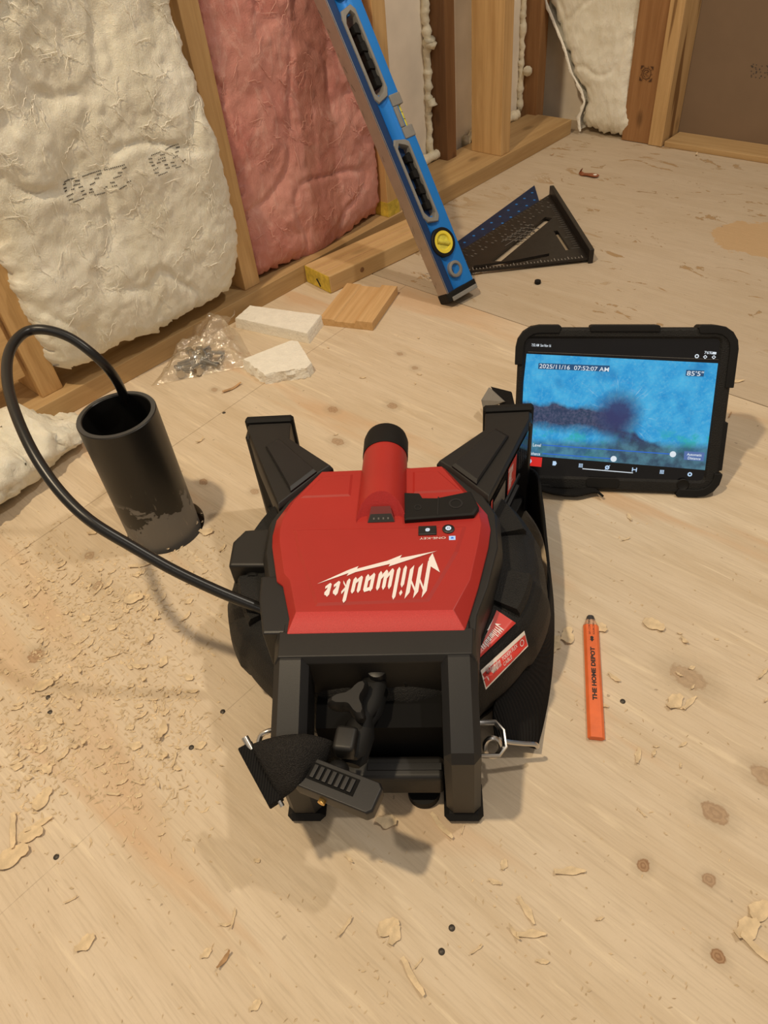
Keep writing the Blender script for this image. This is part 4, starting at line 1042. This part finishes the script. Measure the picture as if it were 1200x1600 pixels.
lb = rl(541, 1160, .122); MB().box((0, 0, 0), (.020, .024, .020), Matrix.Translation(lb) @ Matrix.Rotation(-.12, 4, 'Z')).build('mount_socket', M['black'], reel, bevel=.004)
bl_ = rl(528, 1205, .112); MB().lathe([(.0001, -.010), (.006, -.008), (.0095, -.003), (.010, 0), (.0095, .003), (.006, .008), (.0001, .010)], 20, bl_).build('mount_ball', M['rubber'], reel, smooth='all')
# padded strap end over the left front leg
te = [(535,1168,.100),(515,1156,.122),(480,1147,.134),(448,1148,.136),(418,1154,.132),(390,1164,.122)]
be = [(525,1205,.090),(505,1200,.112),(485,1206,.124),(470,1222,.126),(455,1238,.120),(438,1251,.108)]
g = []
for j in range(7):
    row = []
    for i in range(len(te)):
        a, b = rl(*te[i]), rl(*be[i]); p = a.lerp(b, j/6); row.append(p + Vector((0, 0, .007*math.sin(math.pi*j/6))))
    g.append([Vector(q) for q in smooth_path(row, 4)])
so = MB(); so.sheet(g)
strap = so.build('shoulder_strap', M['mesh_cloth'], reel, smooth='all')
sm_ = strap.modifiers.new('thick', 'SOLIDIFY'); sm_.thickness = .005; sm_.offset = -1
e0, e1_ = rl(388, 1163, .122), rl(437, 1252, .108); dv = (e1_-e0).normalized(); ov = Vector((0, 0, 1)).cross(dv)
MB().loops([[e0.lerp(e1_, f) + ov*x + Vector((0, 0, z)) for x, z in ((-.010, .004), (.004, .003), (.004, -.004), (-.010, -.004))] for f in (0, .33, .66, 1)]).build('strap_hem', M['webbing'], strap, bevel=.001)
MB().tube([e0 - dv*.006 + Vector((0, 0, .002)), e0 + dv*.006], .0034, 10).build('strap_pin', M['steel'], strap, smooth=True)
MB().tube([e1_ - dv*.004, e1_ + dv*.004 - Vector((0, 0, .002))], .0022, 10).build('strap_pin', M['steel'], strap, smooth=True)
rp = [rl(u, v, z) for u, v, z in ((404,1160,.085),(408,1149,.088),(418,1143,.09),(430,1141,.088),(440,1144,.082))]
MB().tube(smooth_path(rp, 4), .0026, 10).build('strap_ring', M['steel'], strap, smooth=True)
# webbing that runs round the right of the drum to a hook
o_ = [(.150,.452,.004),(.176,.424,.003),(.194,.372,.003),(.195,.31,.003),(.192,.25,.003),(.184,.19,.003),(.174,.14,.003),(.163,.10,.004),(.152,.066,.012)]
i_ = [(.150,.456,.055),(.184,.418,.075),(.187,.37,.078),(.186,.31,.070),(.183,.25,.058),(.170,.185,.046),(.138,.13,.046),(.112,.10,.046),(.110,.070,.030)]
ou = smooth_path([Vector(p) for p in o_], 6); inn = smooth_path([Vector(p) for p in i_], 6)
wbm = MB().sheet([[a.lerp(b, k/3) for a, b in zip(ou, inn)] for k in range(4)]).build('carry_webbing', M['webbing'], reel, smooth='all')
sm_ = wbm.modifiers.new('thick', 'SOLIDIFY'); sm_.thickness = .003; sm_.offset = 0
MB().tube([Vector((.094,.074,.050)), Vector((.110,.074,.050)), Vector((.117,.066,.048)), Vector((.118,.050,.046)), Vector((.112,.042,.045)), Vector((.094,.042,.045))], .0030, 8, flat=.7).build('anchor_ring', M['steel'], wbm, smooth=True)
MB().tube([(.106+.0075*math.cos(a), .050+.004*math.sin(a), .046+.011*math.sin(a)) for a in [k*math.pi/8 for k in range(17)]], .0026, 8).build('swivel_eye', M['steel'], wbm, smooth=True)
MB().tube(smooth_path([Vector((.112,.060,.046)), Vector((.120,.058,.042)), Vector((.135,.059,.036)), Vector((.148,.060,.032)), Vector((.151,.061,.026))], 4), .0024, 8).build('hook_bar', M['steel'], wbm, smooth=True)

# ------------------------------------------------------------------ tablet
b1, b2 = Vector((.2212, .7302, 0)), Vector((.4453, .6772, 0)); te_ = (b2-b1).normalized(); nb = UP.cross(te_)
LEAN = math.radians(62); tu = nb*math.cos(LEAN) + UP*math.sin(LEAN)
tab = thing('rugged_tablet', 'tablet in a black rugged case leaning behind the reel, blue pipe video on screen', 'tablet', b1, frame((0, 0, 0), te_, tu).to_3x3())
TI = wm(tab).inverted(); tn = te_.cross(tu)
def tl2(u, v): p = TI @ onpl(u, v, b1, tn); return p.x, p.y
def tz(x, y): return tl2(740+x*.38333, 480+y*.38333)          # from the enlarged view of the tablet
(xl, yt0), (xr, yt1) = tl2(811, 512), tl2(1149, 527)
xb, _ = tl2(1122, 770); xr = (xr+xb)/2; yt = (tl2(900, 509)[1] + tl2(1060, 515)[1])/2; yb = .004
def rrect(x0, x1, y0, y1, r_, n_=6):
    out = []
    for cx, cy, a0 in ((x1-r_, y1-r_, 0), (x0+r_, y1-r_, 90), (x0+r_, y0+r_, 180), (x1-r_, y0+r_, 270)):
        for k in range(n_+1): a = math.radians(a0+90*k/n_); out.append((cx+r_*math.cos(a), cy+r_*math.sin(a)))
    return out
xs0, ys1 = tz(214, 128); xs1, _ = tz(972, 420); _, ys0 = tz(600, 665)
ys0 = tz(946, 708)[1]
def zl(p, z): return [(x, y, z) for x, y in p]
mb = MB(); mb.loops([zl(rrect(xl+.004, xr-.004, yb+.004, yt-.004, .022), -.024), zl(rrect(xl, xr, yb, yt, .024), -.018), zl(rrect(xl, xr, yb, yt, .024), -.002), zl(rrect(xl+.003, xr-.003, yb+.003, yt-.003, .022), .0015),
          zl(rrect(xs0-.003, xs1+.003, ys0-.003, ys1+.003, .008), .0015), zl(rrect(xs0, xs1, ys0, ys1, .006), -.002)])
mb.build('case', M['black_tex'], tab, bevel=.0008)
def bumper(pts, nm='corner_bumper', z1=.0035): MB().loops([[(x, y, z) for x, y in pts] for z in (-.024, z1-.001, z1)]).build(nm, M['rubber'], tab, bevel=.0015)
ex_ = .0035
def corner(cx, cy, sx, sy, lx_=.052, ly_=.048):
    t = .007; r_ = .026
    arc = [(cx - sx*r_ + sx*(r_+ex_)*math.cos(math.radians(a)), cy - sy*r_ + sy*(r_+ex_)*math.sin(math.radians(a))) for a in (0, 22, 45, 68, 90)]
    arci = [(cx - sx*r_ + sx*(r_-t)*math.cos(math.radians(a)), cy - sy*r_ + sy*(r_-t)*math.sin(math.radians(a))) for a in (90, 68, 45, 22, 0)]
    bumper([(cx+sx*ex_, cy-sy*ly_)] + arc + [(cx-sx*lx_, cy+sy*ex_), (cx-sx*(lx_+.003), cy+sy*(ex_-.003)), (cx-sx*lx_, cy-sy*t)] + arci + [(cx-sx*t, cy-sy*ly_)])
corner(xl, yt, -1, 1); corner(xr, yt, 1, 1, .045, .075); corner(xr, yb, 1, -1, .050, .030); corner(xl, yb, -1, -1)
ma, mb_ = tl2(922, 515)[0], tl2(1031, 517)[0]
bumper([(ma, yt-.005), (mb_, yt-.005), (mb_, yt+.002), (mb_-.003, yt+ex_), (ma+.003, yt+ex_), (ma, yt+.002)], 'edge_bumper')
bumper([(xr-.006, yb+.032), (xr+.003, yb+.034), (xr+.003, yb+.098), (xr-.006, yb+.10)], 'edge_bumper', .001)
hb0 = tz(525, 712)
MB().prism(rrect(hb0[0]-.022, hb0[0]+.022, hb0[1]-.008, hb0[1]+.006, .005), .0005, .0026).build('button_cover', M['rubber'], tab, bevel=.0008)
cm = tz(852, 722); MB().lathe([(.0001, .0018), (.0055, .0020), (.0070, .0030), (.0082, .0016)], 20, (*cm, 0)).build('lens_port', M['rubber'], tab, smooth=True)
gl = MB().prism(rrect(xs0-.001, xs1+.001, ys0-.001, ys1+.001, .004), -.006, -.0016).build('screen_glass', M['screen_black'], tab)
# the picture on the screen: inside of a blue-lit pipe
m = NT('pipe_video'); o = m.obj(); cx, cy = tz(590, 432)
q = m.map(o, loc=(-cx, -cy, 0)); ln = m.n('ShaderNodeVectorMath', operation='LENGTH', ins={0: q}).outputs['Value']
sx_ = m.n('ShaderNodeSeparateXYZ', ins={0: q})
ang = m.math('ARCTAN2', sx_.outputs[1], sx_.outputs[0])
pol = m.n('ShaderNodeCombineXYZ'); m.put(pol.inputs[0], m.math('MULTIPLY', ang, 2.2)); m.put(pol.inputs[1], m.math('MULTIPLY', ln, 95.0))
pol2 = m.n('ShaderNodeCombineXYZ'); m.put(pol2.inputs[0], m.math('MULTIPLY', ang, 11.0)); m.put(pol2.inputs[1], m.math('MULTIPLY', ln, 30.0))
nA = m.noise(pol.outputs[0], 1.4, 4, .6); nB = m.noise(pol2.outputs[0], 1.3, 4, .65); nC = m.noise(o, 42, 5, .65); nD = m.noise(o, 330, 3, .6)
c = m.mix(m.mapr(nC, .35, .68), (.014, .36, .80), (.08, .56, .95))
c = m.mix(m.mapr(nD, .50, .72, 0, .6), c, (.16, .58, .88))
c = m.mix(m.math('MULTIPLY', m.mapr(nB, .58, .70), m.mapr(ln, .03, .075, .75, 0)), c, (.42, .72, .92))
c = m.mix(m.math('MULTIPLY', m.mapr(nA, .56, .66), m.mapr(ln, .022, .055, .5, 0)), c, (.25, .45, .75))
c = m.mix(m.mapr(m.noise(o, 19, 4), .55, .68, 0, .6), c, (.008, .22, .56))
c = m.mix(m.math('MULTIPLY', m.mapr(m.noise(o, 30, 5, .7), .50, .60), m.mapr(sx_.outputs[1], -.02, -.03)), c, (.03, .50, .58))
# silt along the bottom of the pipe: a wavy dark band running from the left edge into the vanishing hole
lev = m.math('ADD', m.math('MULTIPLY', sx_.outputs[0], -.10), m.math('MULTIPLY', m.math('SUBTRACT', m.noise(o, 24, 4, .6), .5), .032))
yy = m.math('SUBTRACT', sx_.outputs[1], lev)
left = m.mapr(sx_.outputs[0], -.012, .035, 1, 0)
band = m.math('MULTIPLY', m.mapr(yy, -.002, .005, 1, 0), m.mapr(yy, -.036, -.022, 0, 1))
c = m.mix(m.math('MULTIPLY', band, m.mapr(sx_.outputs[0], .0, .03, .92, 0)), c, m.mix(m.mapr(nD, .40, .62), (.022, .018, .055), (.085, .065, .13)))
yr = m.math('ADD', sx_.outputs[1], m.math('ADD', m.math('MULTIPLY', sx_.outputs[0], .42), m.math('MULTIPLY', m.math('SUBTRACT', m.noise(o, 35, 4, .6), .5), .03)))
br_ = m.math('MULTIPLY', m.mapr(yr, -.020, -.014, 1, 0), m.mapr(sx_.outputs[0], -.03, .01, 0, .9))
c = m.mix(br_, c, m.mix(m.mapr(nC, .45, .6), (.03, .022, .07), (.05, .12, .25)))
lo = m.mapr(sx_.outputs[1], -.046, -.036, .80, 0)
c = m.mix(lo, c, m.mix(m.mapr(nC, .4, .65), (.035, .085, .14), (.10, .27, .34)))
hole = m.math('ADD', ln, m.math('MULTIPLY', m.math('SUBTRACT', nA, .5), .012))
c = m.mix(m.mapr(hole, .012, .036, .95, 0), c, (.035, .045, .16))
m.put(m.b.inputs['Emission Color'], c); m.b.inputs['Emission Strength'].default_value = .78
M['video'] = m.fin((.01, .01, .01), .15)
SZ = -.0013
def spoly(name, pts, mat, z, par): return MB().add([(*tz(x, y), z) for x, y in pts], [tuple(range(len(pts)))]).build(name, mat, par)
pic = spoly('video_picture', [(216,190),(998,229),(946,665),(172,601)], M['video'], SZ, gl)
exs = (Vector(tz(998, 229)) - Vector(tz(216, 190))); exs = Vector((exs.x, exs.y, 0)).normalized(); eys = Vector((-exs.y, exs.x, 0))
def stext(body, x, y, hgt, mat, width_to=None, z=SZ+.0004, par=None, name='screen_text'):
    o3 = Vector((*tz(x, y), z)); wdt = (Vector(tz(*width_to)) - o3.to_2d()).length if width_to else None
    return text(name, body, frame(o3, exs, eys), hgt, mat, par or pic, width=wdt, bold=.00006, lift=0)
def sbox(name, x0, y0, x1, y1, mat, z, par, h=None):
    a, b = Vector((*tz(x0, y0), z)), Vector((*tz(x1, y1), z)); d = (b-a).normalized(); n3 = Vector((-d.y, d.x, 0))*h/2
    return MB().add([a-n3, b-n3, b+n3, a+n3], [(0, 1, 2, 3)]).build(name, mat, par)
M['tint'] = plain('overlay_dark', (.02, .03, .06), .3); M['tint2'] = emit('overlay_blue', (.015, .09, .22), .8)
sbox('text_backing', 264, 240, 554, 251, M['tint2'], SZ+.0002, pic, .0078); sbox('text_backing', 866, 268, 940, 271, M['tint2'], SZ+.0002, pic, .0078)
stext('2025/11/16  07:52:07 AM', 267, 248, .0078, M['lit_white'], (551, 257)); stext('85\'5"', 868, 278, .0082, M['lit_white'], (937, 278))
stext('7:52 AM  Sun Nov 16', 236, 159, .0048, M['lit_white'], (315, 160), par=gl); stext('76%', 940, 190, .0048, M['lit_white'], (972, 191), par=gl)
sbox('battery_icon', 974, 187, 990, 188, M['lit_white'], SZ+.0003, gl, .0030)
for x, y in ((911, 200), (945, 203), (980, 204)): MB().lathe([(.0026, 0), (.0026, .0002), (.0014, .0002), (.0014, 0)], 12 if x < 940 else 4, (*tz(x, y), SZ), closed=True).build('status_icon', M['lit_white'], gl)
sbox('status_rule', 222, 182, 1000, 214, M['mark'], SZ+.0002, gl, .0005)
stext('Light Level', 204, 565, .0062, M['lit_white'], (273, 566)); stext('Enhance', 228, 602, .0062, M['lit_white'], (270, 602))
sbox('slider_track', 280, 562, 815, 600, M['lit_blue'], SZ+.0003, pic, .0013); sbox('slider_track', 280, 597, 571, 619, M['lit_blue'], SZ+.0003, pic, .0013)
for x, y in ((813, 600), (571, 619)): MB().lathe([(.0001, .0006), (.0040, .0006), (.0040, 0)], 20, (*tz(x, y), SZ)).build('slider_knob', M['lit_white'], pic)
bt_ = spoly('screen_button', [(860,587),(943,593),(938,629),(857,622)], M['lit_panel'], SZ+.0003, pic)
stext('Automatic', 870, 605, .0050, M['lit_white'], (930, 610), z=SZ+.0005); stext('Distance', 872, 620, .0050, M['lit_white'], (924, 624), z=SZ+.0005)
spoly('toolbar_tab', [(170,603),(280,614),(276,652),(166,641)], M['lit_red'], SZ+.0002, gl)
for k, (x, y) in enumerate(((228, 628), (330, 637), (437, 646), (545, 654), (656, 663), (768, 672), (882, 682))):
    c3 = Vector((*tz(x, y), SZ+.0004)); im = MB()
    if k in (2, 5):
        for a in range(3):
            for b in range(3): im.add([c3+exs*(.0019*(a-1)+dx)+eys*(.0019*(b-1)+dy) for dx, dy in ((-.0007, -.0007), (.0007, -.0007), (.0007, .0007), (-.0007, .0007))], [(0, 1, 2, 3)])
    elif k in (3, 6):
        for a in range(10):
            t0, t1 = a*.6283, (a+1)*.6283
            im.add([c3+(exs*math.cos(t0)+eys*math.sin(t0))*.0030, c3+(exs*math.cos(t1)+eys*math.sin(t1))*.0030, c3+(exs*math.cos(t1)+eys*math.sin(t1))*.0014, c3+(exs*math.cos(t0)+eys*math.sin(t0))*.0014], [(0, 1, 2, 3)])
        if k == 3: im.add([c3-exs*.003-eys*.003, c3-exs*.0024-eys*.0034, c3+exs*.0036+eys*.0032, c3+exs*.003+eys*.0036], [(0, 1, 2, 3)])
    elif k == 4:
        for sg in (-1, 1): im.add([c3+exs*sg*.0032+eys*.0028, c3+exs*sg*.0020+eys*.0028, c3+exs*sg*.0020-eys*.0028, c3+exs*sg*.0032-eys*.0028], [(0, 1, 2, 3)])
        im.add([c3-exs*.002+eys*.0006, c3+exs*.002+eys*.0006, c3+exs*.002-eys*.0006, c3-exs*.002-eys*.0006], [(0, 1, 2, 3)])
    else: im.add([c3-exs*.0025+eys*.0030, c3+exs*.0014+eys*.0030, c3+exs*.0030+eys*.0, c3+exs*.0014-eys*.0030, c3-exs*.0025-eys*.0030], [(0, 1, 2, 3, 4)])
    tag(im.build('toolbar_icon', M['lit_icon'], gl, fix=False), kind='stuff')
sbox('home_bar', 444, 659, 650, 676, M['lit_white'], SZ+.0004, gl, .0011)
# hand strap of the tablet case: a twist on the floor in front, a folded loop behind the reel foot
hs = [Vector((TI @ at(u, v, z))) for u, v, z in ((835,760,.012),(862,768,.006),(895,771,.006),(925,765,.006),(938,772,.003))]
g = []
for p in smooth_path(hs, 4): g.append([p + (TI.to_3x3() @ UP)*(.001+.002*k) + (TI.to_3x3() @ Vector((.2, -1, 0)))*(.009*(k-1)) for k in range(3)])
s_ = MB().sheet(g).build('hand_strap', M['webbing'], tab, smooth='all'); q_ = s_.modifiers.new('thick', 'SOLIDIFY'); q_.thickness = .003
tw = [TI @ at(u, v, z) for u, v, z in ((754,626,.03),(766,606,.045),(790,628,.05),(800,650,.05))]
tw2 = [TI @ at(u, v, z) for u, v, z in ((768,606,.040),(800,614,.05),(806,640,.05),(790,650,.04))]
s_ = MB().add([tw[0], tw[1], tw[2], TI @ at(757, 640, .02)], [(0, 1, 2, 3)]).build('strap_fold', M['grip'], tab); q_ = s_.modifiers.new('thick', 'SOLIDIFY'); q_.thickness = .003
s_ = MB().add([tw2[0], tw2[1], tw2[2], tw2[3]], [(0, 1, 2, 3)]).build('strap_fold', M['webbing'], tab); q_ = s_.modifiers.new('thick', 'SOLIDIFY'); q_.thickness = .003

# ------------------------------------------------------------------ wood shavings and sawdust
rnd = random.Random(41)
def shaving_mesh(L, Wd, curl, rag, seed, th=.0007):
    r2 = random.Random(seed); n_ = 7; ls = []
    for i in range(n_+1):
        f = i/n_; x = (f-.5)*L; z = curl*L*((f-.5)**2)*2.2 + .0012 + r2.uniform(0, .0008); y0 = r2.uniform(-1, 1)*Wd*.12
        wd = Wd*.5*(math.sin(math.pi*min(.97, max(.06, f)))**.45)*(1+r2.uniform(-rag, rag)); tw = (f-.5)*r2.uniform(-.6, .6)
        dz = math.tan(tw)*wd*.6
        ls.append([(x+r2.uniform(-1, 1)*L*.02, y0-wd, max(th, z-dz)), (x+r2.uniform(-1, 1)*L*.03, y0+wd, max(th, z+dz)), (x, y0+wd*.96, max(0, z+dz-th)), (x, y0-wd*.96, max(0, z-dz-th))])
    return MB().loops(ls)
KINDS = [(.020,.006,.25,.3),(.028,.007,.12,.35),(.016,.004,.5,.3),(.012,.007,.1,.5),(.024,.0035,.3,.3),(.018,.009,.2,.45),(.010,.003,.3,.4),(.034,.006,.15,.3),(.014,.0055,.6,.3),(.022,.012,.18,.5)]
protos = []
def shaving(u, v, k, yaw, sc=1.0, label=None, mat='shave', group=None, lift=0.0):
    p = at(u, v); p.z = .0002 + lift
    m4 = Matrix.Translation(p) @ Matrix.Rotation(yaw, 4, 'Z') @ Matrix.Diagonal((sc, sc, sc, 1))
    key = (k, mat)
    pr = next((o for kk, o in protos if kk == key), None)
    if pr is None:
        o = shaving_mesh(*KINDS[k], 100+k).build('wood_shaving', M[mat], None, m4, smooth=True, ang=50); protos.append((key, o))
    else: o = pr.copy(); place(o, None, m4)
    return tag(o, label or 'thin pale wood shaving lying loose on the plywood floor', 'shaving', group or 'loose wood shavings on the plywood')
own = [
 (865,1003,5,.4,1.0,'ragged tan shaving pile piece against the right side of the reel, lower of two','shave'),(862,1014,9,.3,1.0,'wide frayed shaving under the right rim of the reel','shave'),
 (888,995,9,1.3,1.0,'broad torn shaving between the reel and the tip of the pencil','shave'),(936,980,5,-1.0,1.1,'pointed shaving tucked under the pencil tip','shave'),
 (1021,978,9,-.7,1.1,'broad flat shaving right of the pencil tip','shave'),(1053,1098,5,.5,1.2,'torn shaving just below the large knot','shave'),(1077,1099,1,.6,.8,'narrow shaving right of the torn one below the large knot','shave'),
 (890,1362,1,-.1,1.0,'single straight shaving on bare floor below the pencil','shave'),(823,1423,1,-1.2,.9,'upper of the curled shavings clustered at the lower centre right','shave'),(830,1460,1,-.1,.9,'lowest of the curled shavings clustered at the lower centre right','shave'),(803,1458,2,-1.1,.9,'left of the curled shavings clustered at the lower centre right','shave'),
 (645,1527,7,-1.1,.95,'long fibrous shaving near the bottom edge of the picture','shave'),(607,1450,9,.4,.9,'crumpled shaving tuft below the reel front feet','shave'),(616,1462,5,1.0,.9,'flaky shaving beside the crumpled tuft below the reel','shave'),
 (604,1284,5,-.3,1.1,'torn shaving on the floor between the two front feet of the reel','shave'),(690,1292,7,-1.0,.9,'long pale shaving beside the right front foot of the reel','shave'),
 (351,1501,2,.9,1.0,'brown curled bark shaving alone at the lower left','shave_b'),(134,1474,5,.5,1.0,'forked pale shaving at the lower left','shave'),(22,1340,9,.5,1.4,'broad shaving at the left edge below the pile','shave'),
 (22,1300,7,-1.3,1.1,'long shaving forming the left side of the pile at the left edge','shave'),(50,1305,9,.2,1.1,'wide shaving on top of the pile at the left edge','shave'),(68,1250,9,1.1,1.1,'thick torn shaving above the pile at the left edge','shave'),(62,1288,1,.4,1.0,'narrow shaving across the pile at the left edge','shave'),
 (300,823,9,.7,.9,'fluffy shaving leaning on the base of the drain pipe','shave'),(323,832,5,-.3,1.1,'curled shaving a little right of the drain pipe base','shave'),(147,831,5,.5,1.0,'light shaving under the cable left of the drain pipe','shave'),(120,686,7,.1,1.0,'shaving between the fallen white lump and the drain pipe','shave'),
 (363,608,7,.6,1.1,'brown splinter on the floor in front of the plastic bag','shave_b'),(313,690,2,.8,1.0,'small curled chip right of the drain pipe mouth','shave'),(255,1145,8,1.4,1.5,'looped shaving at the left of the strap','shave'),
 (235,1000,8,1.3,1.1,'ring shaped shaving in the middle of the sawdust','shave'),(210,937,9,.2,1.1,'broad shaving in the thick of the sawdust below the cable','shave'),(222,884,7,.1,1.0,'long shaving directly below the drain pipe','shave'),(70,1072,9,.3,1.0,'flat shaving below the dark knot at the left','shave'),
 (1188,1425,9,.4,1.0,'uppermost shaving of the clump at the right edge','shave'),(1165,1452,5,.3,1.3,'left shaving of the clump at the right edge','shave'),(1190,1490,7,-.9,1.1,'lowest shaving of the clump at the right edge','shave'),
 (1088,243,2,1.1,1.0,'pale wood chip standing against the back wall floor plate','shave'),(862,243,2,.2,.8,'pinkish brown chip near the corner on the far floor','shave_b'),
 (1150,597,1,0,.9,'small splinter beside the seam right of the tablet','shave'),(1140,650,4,.9,.6,'twig-like splinter right of the tablet','shave_b'),(525,680,2,.2,.5,'tiny chip between the reel legs','shave')]
for (u, v, k, yaw, sc, lb, mt_) in own: shaving(u, v, k, yaw, sc, lb, mt_, 'shavings told apart on the floor')
clus = [(80,1060,70,55,30),(130,930,80,45,30),(215,940,60,40,24),(110,1160,80,45,24),(240,1110,60,50,26),(40,1190,40,60,16),(230,1230,80,50,16),(310,870,45,40,10),(160,1010,80,40,20),(60,900,50,40,12),(1090,1100,80,70,10),(880,860,60,50,5),(1000,760,90,60,5),(480,560,120,40,5),(700,580,100,40,4),(960,1250,120,120,9),(700,1420,160,90,8),(300,1420,150,80,8)]
for (cu, cv, su, sv, n_) in clus:
    for i in range(n_):
        u, v = rnd.gauss(cu, su*.7), rnd.gauss(cv, sv*.7)
        if u < -10 or u > 1210 or v > 1610 or v < 480 or (350 < u < 860 and 640 < v < 1290) or (110 < u < 320 and 600 < v < 860): continue
        shaving(u, v, rnd.choice((0, 2, 3, 4, 6, 6, 8, 4, 0, 5)), rnd.gauss(.4, .9), rnd.uniform(.38, .85))
db = MB(); cl2 = clus[:10]; wt = [c[4] for c in cl2]
def dust(u, v, s_):
    p = at(u, v); a = rnd.gauss(.4, 1.1); x = Vector((math.cos(a), math.sin(a), 0)); y = UP.cross(x); l, w_ = s_*rnd.uniform(.6, 2.2), s_*rnd.uniform(.25, .6); h = rnd.uniform(.0004, .0016)
    db.add([p - x*l + UP*.0003, p + y*w_ + UP*h, p + x*l*rnd.uniform(.7, 1) + UP*rnd.uniform(.0003, .0014), p - y*w_ + UP*.0003], [(0, 1, 2, 3)])
n_ = 0
while n_ < 2600:
    c = rnd.choices(cl2, wt)[0]; u, v = rnd.gauss(c[0], c[2]*1.1), rnd.gauss(c[1], c[3]*1.1)
    if u < -5 or (110 < u < 315 and 600 < v < 855) or (u > 350 and v > 640): continue
    dust(u, v, .0022); n_ += 1
for i in range(900):
    u, v = rnd.uniform(0, 1200), 470 + 1130*rnd.random()
    if not ((340 < u < 870 and 620 < v < 1300) or (790 < u < 1160 and v < 800) or (110 < u < 320 and 600 < v < 860)): dust(u, v, .0013)
tag(db.build('sawdust', M['dust'], None, fix=False), 'fine sawdust and tiny chips sprinkled over the plywood floor', 'sawdust', kind='stuff')
